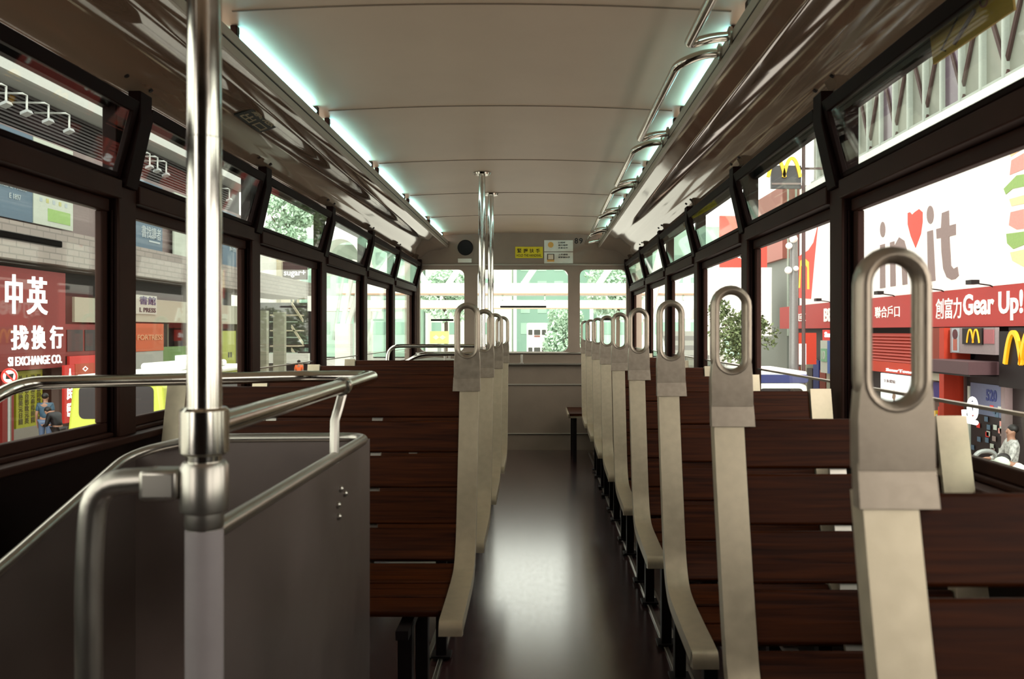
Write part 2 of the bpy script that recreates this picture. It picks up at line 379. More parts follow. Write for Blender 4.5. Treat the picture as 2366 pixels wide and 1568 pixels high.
def make_bench(W, s):
    """s = +1: the bench runs to the right of the aisle; origin at the aisle edge on the floor below the back"""
    root = empty('bench', (0, 0, 0))
    def X(x): return x*s
    def bar(x0, x1, nm):
        m = MB(); m.sweep([(X((x0+x1)/2), p[0], p[1]) for p in BC], [(-(x1-x0)/2, -.024), ((x1-x0)/2, -.024), ((x1-x0)/2, .006), (-(x1-x0)/2, .006)], up=(0, -1, .2))
        return part(m, nm, BAR, root, bevel=.004, smooth=50)
    bar(.005, .056, 'end_frame'); bar(W-.052, W, 'end_frame')
    d = .004
    while d+.085 < BLEN-.015:
        m = MB(); pts = [along(d+.084*i/5)[0] for i in range(6)]
        m.sweep([(X(W/2), p[0], p[1]) for p in pts], [(-(W/2-.054), -.016), (W/2-.054, -.016), (W/2-.054, 0), (-(W/2-.054), 0)], up=(0, -1, .2))
        part(m, 'slat', WOOD, root, bevel=.004); d += .0935
    for x in ((.5*W,) if W < .6 else (.33*W, .67*W)):
        m = MB(); m.sweep([(X(x), p[0], p[1]) for p in BC[1:-2]], [(-.014, -.028), (.014, -.028), (.014, -.018), (-.014, -.018)], up=(0, -1, .2)); part(m, 'strap', SATIN, root)
    # grab handle casting on the aisle end
    hd = MB(); path = []; cx, r, zb, zt = .036, .0275, .955, 1.043
    for i in range(13): a = PI*i/12; path.append((X(cx+r*math.cos(a)), .002, zt+r*math.sin(a)))
    for z in (1.015, .985): path.append((X(cx-r), .002, z))
    for i in range(13): a = PI+PI*i/12; path.append((X(cx+r*math.cos(a)), .002, zb+r*math.sin(a)))
    for z in (.985, 1.015): path.append((X(cx+r), .002, z))
    hd.tube(path, .0082, 12, closed=True, r2=.0125, up=(0, -1, 0))
    low = [(X(cx+r*math.cos(PI+PI*i/12)), zb+r*math.sin(PI+PI*i/12)) for i in range(13)]
    hd.prism([(X(.0012), .872), (X(.0008), .918), (X(.003), .944), (X(.0075), .968)]+[(X(cx-r), .968)]+low[1:-1]+[(X(cx+r), .968), (X(.0645), .968), (X(.069), .944), (X(.0712), .918), (X(.072), .872)], 'y', -.0095, .0125)
    y0 = -.014
    hd.hexa([(X(.0005), y0, .838), (X(.0745), y0, .838), (X(.0745), .004, .838), (X(.0005), .004, .838), (X(.001), -.008, .880), (X(.072), -.008, .880), (X(.072), .010, .880), (X(.001), .010, .880)])
    part(hd, 'grab_handle', CAST, root, bevel=.005, smooth=60)
    lx = .108 if s > 0 else .14
    for x in (lx, W-.06):
        for y, zt_ in ((-.40, .372), (-.13, .43)):
            m = MB(); m.box(min(X(x-.016), X(x+.016)), max(X(x-.016), X(x+.016)), y-.018, y+.018, .008, zt_-.03); m.box(min(X(x-.03), X(x+.03)), max(X(x-.03), X(x+.03)), y-.03, y+.03, .008, .016); part(m, 'leg', BLACK, root, bevel=.002)
    for x in (lx, W-.06): part(MB().box(min(X(x-.014), X(x+.014)), max(X(x-.014), X(x+.014)), -.46, -.12, .325, .345), 'bearer', BLACK, root)
    return root
ordn = ['nearest', 'second nearest', 'third nearest', 'fourth', 'fifth', 'sixth', 'seventh', 'second farthest', 'farthest']
RB = [.80, 1.48, 2.17, 2.88, 3.57, 4.26, 4.95, 5.64, 6.33]; LB = [2.35, 3.05, 3.76, 4.47]
proto = make_bench(.436, 1)
for i, y in enumerate(RB):
    o = proto if i == 0 else copy_tree(proto); o.location = (.289, y, 0)
    tag(o, ('Right-hand row: %s single wooden slat seat with silver grab handle' % ordn[i]) + (' from the camera' if i < 7 else ''), 'bench', 'single slat seats along the right side')
proto = make_bench(.848, -1)
for i, y in enumerate(LB):
    o = proto if i == 0 else copy_tree(proto); o.location = (-.164, y, 0)
    tag(o, 'Left-hand row: %s double wooden slat bench with silver grab handle' % ['nearest', 'second', 'third', 'farthest'][i], 'bench', 'double slat benches along the left side')
rb = empty('bench', (.45, 6.85, 0), 'Small sideways wooden bench against the right wall by the rear wall', 'bench')
for k in range(4): MB().box(.215+.13*k, .215+.13*k+.122, 6.62, 7.20, .352, .370).build('slat', WOOD, rb, bevel=.003)
MB().box(.208, .73, 6.625, 6.645, .335, .352).box(.205, .218, 6.62, 7.2, .342, .366).build('edge_strip', BAR, rb)
for x, y in ((.26, 6.68), (.26, 7.14), (.68, 6.68), (.68, 7.14)): MB().box(x-.015, x+.015, y-.015, y+.015, 0, .352).build('leg', BLACK, rb)

# ---------------------------------------------------------------- overhead ladder rails on the right
segs = [(1.25, 2.20), (2.33, 3.28), (3.43, 4.30), (4.45, 5.30), (5.45, 6.30), (6.44, 7.15)]
gn = ['nearest', 'second nearest', 'third', 'fourth', 'fifth', 'farthest']
for i, (a, b) in enumerate(segs):
    g = empty('grab_rail', (.37, (a+b)/2, 1.725), '%s polished overhead grab rail below the right light trough' % gn[i].capitalize(), 'grab rail', 'overhead grab rails')
    MB().tube([(.487, a, 1.750), (.43, a, 1.745), (.37, a+.015, 1.722), (.37, b-.015, 1.722), (.43, b, 1.745), (.487, b, 1.750)], .0125, 14, fillet=.05).build('rail', CHROME, g)
    for y in (a, b): MB().lathe([(.024, 0), (.024, -.006), (.014, -.010)], (.483, y, 1.750), 'x', 18).build('flange', SATIN, g)

# ---------------------------------------------------------------- foreground pole, stair guard
PX, PY = -.350, .90
p = empty('pole', (PX, PY, 0), 'Tall polished grab pole in the left foreground beside the stair guard', 'pole')
MB().lathe([(.0175, .79), (.0175, 1.20)], (PX, PY, 0), seg=28).lathe([(.0172, 1.2008), (.0172, cz(PX)-.002)], (PX, PY, 0), seg=28).build('tube', CHROME, p)
MB().lathe([(.019, 0.0), (.019, .795)], (PX, PY, 0), seg=28).build('sleeve', GREYP, p, bevel=0)
MB().lathe([(.0215, .872), (.0248, .875), (.0248, .918), (.0215, .921)], (PX, PY, 0), seg=28).build('collar', CHROME, p)
MB().lathe([(.0185, .796), (.0195, .800), (.0195, .812), (.0235, .814), (.0242, .818), (.0242, .860), (.021, .865)], (PX, PY, 0), seg=28).build('collar', SATIN, p)
MB().lathe([(.045, cz(PX)-.010), (.045, cz(PX)-.003)], (PX, PY, 0), seg=28).build('flange', CHROME, p)
g = empty('stair_guard', (-.60, 1.4, 0), 'Grey metal stair enclosure with polished tube rail in the left foreground', 'stair guard')
MB().tube([(PX-.001, PY+.026, .899), (-.366, 1.90, .901), (-.52, 1.90, .901), (-.99, 1.66, .901), (-1.012, 1.60, .880), (-1.012, 1.25, .66)], .0128, 16, fillet=.035).build('rail', CHROME, g)
MB().lathe([(.0165, -.012), (.0175, -.006), (.0175, .006), (.0165, .012)], (-.3615, 1.575, .900), 'y', 20).build('ring', CHROME, g)
MB().tube([(-.3615, 1.575, .885), (-.365, 1.56, .86), (-.369, 1.55, .84), (-.369, 1.545, .765)], .0085, 10).build('stanchion', SATIN, g)
e = p
MB().tube([(-.40, PY, .846), (-.464, PY, .842), (-.470, PY, .76), (-.470, PY, .012)], .0135, 16, fillet=.05).build('side_rail', SATIN, e)
MB().box(-.412, -.372, PY-.017, PY+.017, .826, .858).build('clamp', SATIN, e, bevel=.005, seg=3)
MB().lathe([(.035, 0), (.035, .008), (.02, .012)], (-.470, PY, 0)).build('foot_flange', SATIN, e)
pn = g
MB().box(-.372, -.364, .925, 1.84, -.05, .772).build('side_panel', PANEL, pn)
MB().prism([(-.858, -.9), (-.372, -.9), (-.372, .772), (-.75, .768), (-.83, .745), (-.858, .735)], 'y', 1.832, 1.840).build('back_panel', PANEL, pn)
MB().prism([(1.835, .745), (1.78, .730), (1.40, .625), (.90, .50), (.60, .42), (.60, -.9), (1.835, -.9)], 'x', -.866, -.858).build('inner_panel', PANEL, pn)
MB().tube([(-.368, .93, .775), (-.368, 1.838, .775), (-.73, 1.838, .772), (-.855, 1.80, .745), (-.862, 1.40, .628), (-.862, .90, .503), (-.862, .60, .423)], .0105, 14, fillet=.06).build('rim', SATIN, pn)
MB().box(-.376, -.360, .925, .955, 0, .77).build('edge_strip', GREYP, pn, bevel=.002)
for y, z in ((1.545, .69), (1.565, .715), (1.55, .668), (1.60, .70)): MB().lathe([(.006, 0), (.006, .004), (.003, .007)], (-.364, y, z), 'x', 10).build('bolt', SATIN, pn)
MB().lathe([(.006, 0), (.006, .005), (.003, .008)], (-.360, .94, .61), 'x', 10).build('bolt', SATIN, pn)
for i in range(4):
    st = MB(); z = -.22*(i+1); st.box(-.86, SX1-.004, SY1-.0-.225*(i+1), SY1-.003-.225*i, z-.03, z).box(-.86, SX1-.004, SY1-.225*(i+1), SY1-.225*(i+1)+.02, z-.22, z-.03)
    struct(st.build('trim_%d' % tn, FLOOR)); tn += 1
# poles and stair guard at the rear stairwell
for i, (x, y) in enumerate(((-.308, 4.52), (-.302, 5.20))):
    q = empty('pole', (x, y, 0), ['Nearer of two ceiling poles behind the left bench handles', 'Farther of two ceiling poles behind the left bench handles'][i], 'pole', 'poles at the rear stairwell')
    MB().lathe([(.0175, .01), (.0175, cz(x)-.004)], (x, y, 0), seg=18).build('tube', CHROME, q)
    MB().lathe([(.042, cz(x)-.012), (.046, cz(x)-.003)], (x, y, 0), seg=20).build('flange', CHROME, q)
    MB().lathe([(.042, 0), (.042, .01)], (x, y, 0), seg=20).build('foot_flange', CHROME, q)
    MB().lathe([(.022, .86), (.022, .92)], (x, y, 0), seg=18).build('collar', SATIN, q)
g = empty('stair_guard', (-.65, 5.4, 0), 'Pale stair enclosure with polished tube rails behind the left benches', 'stair guard')
MB().tube([(-.99, 5.55, .70), (-.99, 5.60, .905), (-.325, 5.60, .905), (-.325, 5.22, .905)], .0125, 12, fillet=.08).build('rail', CHROME, g)
MB().tube([(-.99, 5.30, .72), (-.74, 5.30, .860), (-.325, 5.30, .862)], .0125, 12, fillet=.05).build('slanted_rail', CHROME, g)
MB().tube([(-.62, 5.60, .905), (-.62, 5.60, .70)], .009, 10).build('stanchion', SATIN, g)
WPAN = flat('pale stair panel', 205, 205, 190, .4)
pn = g
MB().prism([(-1.0, .0), (-.345, .0), (-.345, .80), (-.70, .83), (-.96, .80), (-1.0, .78)], 'y', 5.66, 5.675).build('back_panel', WPAN, pn)
MB().box(-.352, -.344, 5.24, 5.675, 0, .80).build('side_panel', WPAN, pn)

# ---------------------------------------------------------------- notices, speaker, stickers
yw = YR-.001; U, V_, NB = (1, 0, 0), (0, 0, 1), (0, -1, 0)
YEL = flat('yellow notice', 222, 205, 30); INK = flat('black print', 25, 22, 20); NOTE = flat('white notice', 226, 228, 214)
t = empty('notice', (-.10, yw, 1.66), 'Yellow handrail warning notice on the rear bulkhead', 'notice')
MB().box(-.217, .016, yw-.004, yw, 1.617, 1.712).build('plate', YEL, t); t = list(t.children)[0]
for i, c in enumerate('緊握扶手'): MB().text(c, (-.200+.052*i, yw-.004, 1.660), U, V_, NB, .036, .036, .001, .012).build('lettering', INK, t, smooth=0)
MB().text('HOLD THE HANDRAIL', (-.207, yw-.004, 1.628), U, V_, NB, .212, .022, .001, .01).build('lettering', INK, t, smooth=0)
for i, (z0, lab, rows) in enumerate(((1.673, 'Upper of two white picture notices on the rear bulkhead', ('日間時', '請勿喧嘩', '多謝合作')), (1.572, 'Lower of two white picture notices on the rear bulkhead', ('上落樓梯', '請緊握扶手')))):
    t = empty('notice', (.15, yw, z0), lab, 'notice', 'white notices on the rear bulkhead')
    MB().box(.027, .270, yw-.004, yw, z0, z0+.094).build('plate', NOTE, t); t = list(t.children)[0]
    for j, rw_ in enumerate(rows): MB().text(rw_, (.145, yw-.004, z0+.066-.022*j), U, V_, NB, .02*len(rw_), .015, .001, .01).build('lettering', INK, t, smooth=0)
    if i == 0:
        MB().lathe([(.024, 0), (.024, .001)], (.082, yw-.005, z0+.055), 'y', 16).build('picture', flat('orange print', 225, 175, 90), t); MB().box(.066, .098, yw-.0055, yw-.004, z0+.012, z0+.03).build('picture', NOTE, t)
    else:
        MB().box(.052, .112, yw-.005, yw-.004, z0+.02, z0+.08).build('picture', flat('dark frame print', 80, 60, 45), t); MB().box(.06, .104, yw-.0058, yw-.005, z0+.034, z0+.074).build('picture', flat('pale print', 230, 215, 190), t)
        MB().box(.052, .112, yw-.0064, yw-.0058, z0+.014, z0+.03).build('picture', flat('orange print', 225, 175, 90), t)
num = empty('fleet_number', (.30, yw, 1.76), 'Small black number beside the white notices under the roof', 'number')
MB().text('8', (.283, yw, 1.738), U, V_, NB, .030, .048, .001, .02).build('digit', INK, num, smooth=0)
MB().text('9', (.322, yw, 1.738), U, V_, NB, .030, .048, .001, .02).build('digit', INK, num, smooth=0)
t = empty('loudspeaker', (-.637, yw, 1.70), 'Round black loudspeaker grille on the rear bulkhead left of the poles', 'speaker')
MB().lathe([(.066, 0), (.066, -.010), (.060, -.014), (.02, -.011)], (-.637, yw, 1.704), 'y', 32).build('grille', BLACK, t)
MB().box(-.705, -.57, yw-.006, yw, 1.63, 1.775).build('mounting_plate', REARW, t)
MB().box(-.70, -.585, yw-.0085, yw-.005, 1.578, 1.612).build('label_plate', NOTE, t)
# small dark glyph sticker on the left cove
def cove_frame(x):
    for a, b in zip(prof, prof[1:]):
        if a[0] <= x <= b[0]:
            t = (x-a[0])/(b[0]-a[0]); z = a[1]+(b[1]-a[1])*t; d = Vector((b[0]-a[0], 0, b[1]-a[1])).normalized(); return z, d
st = empty('sticker', (-.90, 2.8, 1.68), 'Small black square sticker with pale characters on the left cove', 'sticker')
zz, dd = cove_frame(-.93); nn = Vector((dd.z, 0, -dd.x)); o = Vector((-.944, 2.66, cove_frame(-.944)[0]))+nn*.003
m = MB(); L = .085
P0 = [o, o+Vector((0, .24, 0)), o+Vector((0, .24, 0))+dd*L, o+dd*L]
m.hexa([p-nn*.0025 for p in P0]+[p+nn*.0015 for p in P0]); m.build('backing', flat('black green vinyl', 16, 24, 18, .4), st)
for j, row in enumerate(('緊急', '出口')):
    MB().text(row, o+dd*(.046-.038*j)+Vector((0, .02, 0))+nn*.0015, (0, 1, 0), dd, nn, .20, .030, .0008, .01).build('lettering', flat('faded cream print', 150, 140, 115), st, smooth=0)
st = empty('sticker', (.72, 1.5, 1.6), 'Dull yellow warning sticker on the header above the right window', 'sticker')
X = mx(-1.035, 1); MB().hexa([(X+.004, 1.36, 1.575), (X+.012, 1.36, 1.505), (X+.012, 1.64, 1.505), (X+.004, 1.64, 1.575), (X, 1.36, 1.575), (X+.008, 1.36, 1.505), (X+.008, 1.64, 1.505), (X, 1.64, 1.575)]).build('backing', flat('old yellow vinyl', 150, 115, 25), st)
def sx(y, z): return (X+.008*(1.575-z)/.07-.0015, y, z)
MB().tube([sx(1.585, 1.513), sx(1.60, 1.52), sx(1.50, 1.568)], .0016, 6).build('line_print', flat('dark print on yellow', 60, 42, 15), st)
MB().tube([sx(1.55, 1.515), sx(1.47, 1.545)], .004, 6).build('arm_print', flat('grey violet print', 85, 65, 70), st)
MB().tube([sx(1.44+.012*math.cos(2*PI*i/12), 1.55+.010*math.sin(2*PI*i/12)) for i in range(12)], .0015, 6, closed=True).build('ring_print', flat('dull red print', 120, 50, 25), st)
# ================================================================ THE STREET
GZ = -2.3
ALB = .55
def YL(px): return 29000/(1250-px)
def ZL(px, py): return 1+14.5*(765-py)/(1250-px)
def YRt(px): return 19000/(px-1250)
def ZRt(px, py): return 1+9.5*(765-py)/(px-1250)
ROAD = flat('lightened road', 215, 208, 200, .9, nscale=3); PAVE = flat('pavement', 165, 130, 110, .85, nscale=6)  # road colour lightened to brighten reflections and throw daylight upwards
struct(MB().box(-60, 60, -20, 160, GZ-.6, GZ-.14).build('ground', ROAD))
for x0, x1, nm in ((-14.6, -11.0, 'ground_pavement'), (6.4, 9.6, 'ground_pavement')):
    struct(MB().box(x0, x1, -10, 90, GZ-.14, GZ).build(nm, PAVE))
DIRS = {'L': ((0, 1, 0), (1, 0, 0)), 'R': ((0, -1, 0), (-1, 0, 0)), 'F': ((1, 0, 0), (0, -1, 0))}
class Board:
    """a sign board with its lettering; a0<a1 along the board (Y for L and R, X for F), plane = front face"""
    def __init__(s, side, name, label, cat, a0, a1, z0, z1, plane, m, th=.08, group=None, frame=None):
        s.side, s.a0, s.a1, s.z0, s.z1, s.pl = side, a0, a1, z0, z1, plane
        c = (a0+a1)/2
        s.t = empty(name, (plane, c, z0) if side != 'F' else (c, plane, z0), label, cat, group)
        s.board = None; s.board = s.slab(0, 1, 0, 1, -th, 0, 'board', m)
        if frame:
            for q in ((-.02, .0, -.0, 1), (1, 1.02, 0, 1), (-.02, 1.02, 1, 1.03), (-.02, 1.02, -.03, 0)): s.slab(*q, -th, .02, 'frame', frame)
    def pt(s, fa, fb, d=0):
        W, H = s.a1-s.a0, s.z1-s.z0; z = s.z0+H*fb
        if s.side == 'L': return Vector((s.pl+d, s.a0+W*fa, z))
        if s.side == 'R': return Vector((s.pl-d, s.a1-W*fa, z))
        return Vector((s.a0+W*fa, s.pl-d, z))
    def slab(s, a0, a1, b0, b1, d0, d1, name, m, par=None):
        P, Q = s.pt(a0, b0, d0), s.pt(a1, b1, d1); x, y, z = [sorted((P[i], Q[i])) for i in range(3)]
        return MB().box(*x, *y, *z).build(name, m, par or (s.board if s.board and (name.endswith('print') or name in ('stripe', 'underline', 'poster', 'goods', 'black_panel', 'grille')) else s.t))
    def text(s, body, a0, a1, b0, b1, m, dep=.02, bold=.006, name='lettering'):
        u, n = DIRS[s.side]; W, H = s.a1-s.a0, s.z1-s.z0
        return MB().text(body, s.pt(a0, b0, 0), u, (0, 0, 1), n, W*(a1-a0), H*(b1-b0), dep, bold).build(name, m, s.board, smooth=0)
    def poly(s, pts, d0, d1, name, m):
        """outline in board fractions, raised from d0 to d1"""
        mb = MB(); A = [mb.bm.verts.new(s.pt(a, b, d0)) for a, b in pts]; B = [mb.bm.verts.new(s.pt(a, b, d1)) for a, b in pts]; n = len(pts)
        mb.face(A[::-1]); mb.face(B)
        for i in range(n): mb.face([A[i], A[(i+1) % n], B[(i+1) % n], B[i]])
        return mb.build(name, m, s.board, smooth=0)
    def arch(s, a0, a1, b0, b1, m, w=.06, d=.04):
        """a golden double arch of swept legs"""
        W = a1-a0; mb = MB(); u, n = DIRS[s.side]
        for c in (a0+W*.27, a1-W*.27):
            h = W*.25; pts = []
            for i in range(17):
                t = -1+2*i/16; pts.append(s.pt(c+h*t*(1 if abs(t) < .6 else 1), b0+(b1-b0)*(1-abs(t)**2.2), d*.5))
            r = W*(s.a1-s.a0)*w*.5; mb.sweep(pts, [(-r, -d/2), (r, -d/2), (r, d/2), (-r, d/2)], up=n)
        return mb.build('emblem', m, s.board, smooth=0)
def shape(side, name, label, cat, boxes, loc, group=None):
    t = empty(name, loc, label, cat, group)
    for nm, b, m in boxes: MB().box(*b).build(nm, m, t)
    return t
# ---------------- left: long tiled building
TILE = tiles('grey wall tiles', srgb((142, 132, 126)), srgb((132, 122, 117)), srgb((112, 104, 100)), .62, .19)
MAUVE = flat('mauve wall panel', 150, 130, 128); RECESS = flat('dark recess', 52, 40, 40); SOFF = flat('pale soffit edge', 232, 236, 232)
CREAMS = flat('cream fascia', 205, 205, 182); LOUV = flat('dark louvre', 70, 60, 60); SHOPW = flat('brown shop wall', 110, 70, 55)
Y0, Y1 = 15, 52.4
bl = empty('building', (-14.5, 33, GZ), 'Long grey tiled building with deep ledges across the street on the left', 'building')
MB().box(-20, -14.5, Y0, 43.6, 3.9, 6.6).build('sign_wall', MAUVE, bl)
MB().box(-16.3, -13.9, Y0, Y1, 2.92, 3.92).build('tile_band', TILE, bl)
MB().box(-20, -15.6, Y0, 43.6, 2.15, 2.95).build('window_band', RECESS, bl)
MB().box(-20, -14.35, 29.8, 43.6, 1.34, 2.18).build('fascia', CREAMS, bl)
MB().box(-20, -15.2, Y0, 43.6, 6.6, 8.0).build('upper_recess', LOUV, bl)
for i in range(12): MB().box(-15.2, -15.1, Y0, 42, 6.65+.11*i, 6.70+.11*i).build('louvre', RECESS, bl)
MB().box(-20, -14.3, Y0, 43.6, 8.0, 8.3).build('soffit_edge', SOFF, bl)
MB().box(-20, -14.8, Y0, 43.6, 8.3, 15).build('upper_wall', LOUV, bl)
MB().box(-20, -15.4, Y0, 43.6, GZ, 2.15).build('shop_recess', SHOPW, bl)
for y in (26.05, 29.4, 36.2, 39.4, 43, 46.3, 49.5): MB().box(-15.26, -14.62, y-.2, y+.2, GZ, 2.1).build('column', CREAMS if y > 40 else SHOPW, bl)
BLUE = flat('blue grey sign', 95, 125, 150); POST = flat('white poster', 225, 235, 220); PALE = flat('pale blue print', 200, 215, 222); NAVY = flat('navy print', 50, 65, 130)
b = Board('L', 'shop_sign', 'Blue-grey bookshop sign board high on the tiled building, beside the first floodlights', 'sign', 20.5, YL(59), 4.05, 6.48, -14.3, BLUE)
b.text('印書館', .62, .91, .40, .53, PALE); b.text('ERCIAL PRESS', .58, .92, .335, .38, PALE, bold=0); b.text('E 1897', .72, .85, .22, .28, PALE, bold=0)
b = Board('L', 'poster', 'Large white poster with green print next to the blue-grey sign board', 'poster', YL(60), YL(152), 4.05, 6.48, -14.28, POST)
b.slab(.34, .92, .06, .21, 0, .01, 'green_print', flat('light green print', 170, 215, 120))
for k in range(5):
    for j in range(4): b.slab(.14+.16*k, .20+.16*k, .27+.11*j, .32+.11*j, 0, .01, 'print', flat('yellow print', 215, 215, 140) if (k+j) % 2 else PALE)
b.poly([(.38+.16*math.cos(PI*i/8), .82+.12*math.sin(PI*i/8)) for i in range(9)], 0, .012, 'print', flat('dark grey print', 70, 70, 80))
b = Board('L', 'shop_sign', 'Second blue-grey sign board with four characters, right of the first window post', 'sign', 28.6, YL(363), 3.95, 6.42, -14.3, BLUE)
b.text('書找讀者', .58, .96, .175, .35, PALE); b.slab(.72, .94, .125, .15, 0, .02, 'underline', PALE)
b = Board('L', 'poster', 'Tall white poster behind the foreground pole on the tiled building', 'poster', YL(390), YL(452), 3.95, 6.42, -14.28, POST)
b.poly([(.85+.12*math.cos(2*PI*i/12), .42+.10*math.sin(2*PI*i/12)) for i in range(12)], 0, .012, 'print', NAVY)
b = Board('L', 'shop_sign', 'Third blue-grey sign board just right of the foreground pole', 'sign', 37.2, YL(536), 3.95, 6.42, -14.3, BLUE)
b.text('讀者', .74, .98, .55, .70, PALE); b.text('商務', .74, .98, .30, .44, PALE)
# exchange shop
b = Board('L', 'shop_sign', 'Red exchange shop sign with big white characters at the left edge', 'sign', 21.6, YL(124), -.06, 2.72, -14.15, DRED)
b.text('中', .30, .47, .55, .93, TXTW, .05, .009); b.text('英', .53, .76, .55, .93, TXTW, .05, .009)
b.text('找', .36, .54, .20, .44, TXTW, .05, .009); b.text('換', .585, .735, .20, .44, TXTW, .05, .009); b.text('行', .80, .95, .20, .44, TXTW, .05, .009)
b.text('SI EXCHANGE CO.', .33, .945, .045, .135, TXTW, .03, .012)
b = Board('L', 'poster', 'Yellow-green price list poster in the exchange shop front', 'poster', 23.75, 25.0, -1.68, -.10, -14.4, flat('yellow green poster', 195, 195, 35))
for k in range(4): b.text(('外幣找換美元日圓', '人民幣台幣歐元英', '澳元加元泰銖韓圜', '匯率查詢歡迎光臨')[k].replace('', '\n').strip(), .08+.23*k, .24+.23*k, .06, .92, flat('olive print', 105, 95, 20), .01, .02)
shape('L', 'plinth', 'Grey speckled stone plinth below the yellow poster', 'plinth', [('slab', (-14.6, -14.3, 23.42, 25.3, GZ, -1.68), flat('grey stone', 165, 160, 150))], (-14.4, 24.3, GZ))
shape('L', 'pillar', 'Red shop pillar left of the yellow poster', 'pillar', [('shaft', (-14.7, -14.25, 22.9, 23.4, GZ, -.06), DRED)], (-14.4, 23.1, GZ))
b = Board('L', 'shop_sign', 'Narrow vertical red sign with white characters right of the exchange shop', 'sign', 25.35, 25.9, -1.7, .0, -13.95, RED)
for k, c in enumerate('人民幣'): b.text(c, .2, .8, .70-.3*k, .94-.3*k, TXTW, .02, .03)
b = Board('L', 'sign', 'Cream board above the red shop fascia in the first left window', 'sign', YL(150), YL(228), 1.28, 2.05, -14.2, CREAMS)
b.slab(.68, .9, .1, .9, 0, .02, 'print', POST)
b = Board('L', 'storefront', 'Red shop fascia with dark grille windows behind the yellow minibus', 'shop front', YL(130), 29.2, .25, 1.22, -14.3, DRED)
for k in range(3): b.slab(.06+.31*k, .33+.31*k, .14, .82, 0, .02, 'grille', RECESS)
b = Board('L', 'shop_sign', 'Red lit shop sign strip above the yellow minibus roof', 'sign', YL(130), 29.2, -.35, .25, -14.1, RED)
b.text('CHOW SANG', .55, .98, .62, .88, TXTW, .03, .03); b.slab(.08, .42, .05, .60, 0, .03, 'orange_panel', flat('orange panel', 225, 85, 40)); b.text('◇', .20, .30, .18, .46, TXTW, .04, .02)
b = Board('L', 'shop_sign', 'White sign with dark blue characters on the cream fascia', 'sign', 29.9, YL(350), 1.62, 2.30, -14.3, flat('white sign', 225, 228, 215))
b.text('書館', .40, .95, .50, .95, NAVY, .02, .006); b.text('L PRESS', .40, .95, .10, .34, flat('dark print', 40, 40, 55), .02, .012)
b = Board('L', 'shop_sign', 'Orange electrical shop sign board beyond the minibus roof', 'sign', 29.2, YL(366), .28, 1.28, -14.3, flat('bright orange sign', 225, 95, 20))
b.text('FORTRESS', .40, .96, .40, .60, flat('pale orange lettering', 240, 170, 120), .02, .03)
shape('L', 'wall_panel', 'Pale grey wall panel under the orange sign', 'panel', [('slab', (-14.6, -14.32, 29.2, YL(366), -.6, .27), flat('pale grey', 190, 192, 185))], (-14.4, 31, -.6))
shape('L', 'shop_window', 'Row of dark upper shop windows under the cream fascia', 'window', [('glass', (-15.39, -15.3, 33.0, 41.5, .35, 1.3), flat('brown glass', 60, 42, 38))]+[('mullion', (-15.3, -15.27, 33+1.2*k, 33.1+1.2*k, .35, 1.3), CREAMS) for k in range(8)], (-15.1, 37, .35))
b = Board('L', 'shop_sign', 'Green shop sign strip with lit white panel right of the orange sign', 'sign', 32.9, 38.5, -.55, .40, -14.5, flat('green sign', 110, 150, 70)); b.slab(.25, .95, .1, .62, 0, .06, 'lit_panel', glow('lit panel', (1, 1, 1), .6))
b = Board('L', 'poster', 'Yellow-green poster board right of the foreground pole', 'poster', 38.6, YL(540), -.62, 1.02, -14.4, flat('lime board', 205, 215, 90)); b.text('II', .55, .75, .25, .40, INK, .01, .02)
# floodlights
for i, (px, py) in enumerate(((14, 238), (62, 258), (112, 278), (160, 300), (346, 384), (364, 392), (384, 402), (530, 460))):
    y = 28400/(1250-px); z = 1+14.2*(765-py)/(1250-px)
    f = empty('floodlight', (-15, y, z), ['First', 'Second', 'Third', 'Fourth', 'Fifth', 'Sixth', 'Seventh', 'Eighth'][i]+' arm floodlight from the left along the tiled building', 'floodlight', 'floodlights over the shop signs')
    MB().tube([(-15.1, y-.25, z+.45), (-14.2, y-.2, z+.45), (-14.2, y, z+.45), (-14.2, y, z)], .03, 8).build('arm', SOFF, f)
    MB().hexa([(-14.3, y-.15, z-.12), (-14.1, y-.15, z-.03), (-14.1, y+.15, z-.03), (-14.3, y+.15, z-.12), (-14.31, y-.15, z-.04), (-14.13, y-.12, z+.05), (-14.13, y+.12, z+.05), (-14.31, y+.15, z-.04)]).build('lamp_head', flat('pale grey metal', 190, 195, 195), f)
# ---------------- people
def skinmesh(name, J, E, m, parent, sub=2, root=0):
    me = bpy.data.meshes.new(name); bm = bmesh.new(); sk = bm.verts.layers.skin.verify(); K = list(J); V = {}
    for k in K:
        p, r = J[k]; v = bm.verts.new(p); v[sk].radius = (r, r) if not isinstance(r, tuple) else r; v[sk].use_root = (k == K[root]); V[k] = v
    for a, b_ in E: bm.edges.new((V[a], V[b_]))
    bm.to_mesh(me); bm.free(); o = bpy.data.objects.new(name, me); COL.objects.link(o)
    a = o.modifiers.new('skin', 'SKIN'); a.use_smooth_shade = True; s_ = o.modifiers.new('sub', 'SUBSURF'); s_.levels = sub; s_.render_levels = sub
    dg = bpy.context.evaluated_depsgraph_get(); m2 = bpy.data.meshes.new_from_object(o.evaluated_get(dg)); o.modifiers.clear(); o.data = m2; bpy.data.meshes.remove(me)
    m2.materials.clear(); m2.materials.append(m)
    for p in m2.polygons: p.use_smooth = True
    o.name = name
    return child(o, parent)
SKIN = flat('skin', 190, 140, 115); HAIR = flat('black hair', 25, 18, 16)
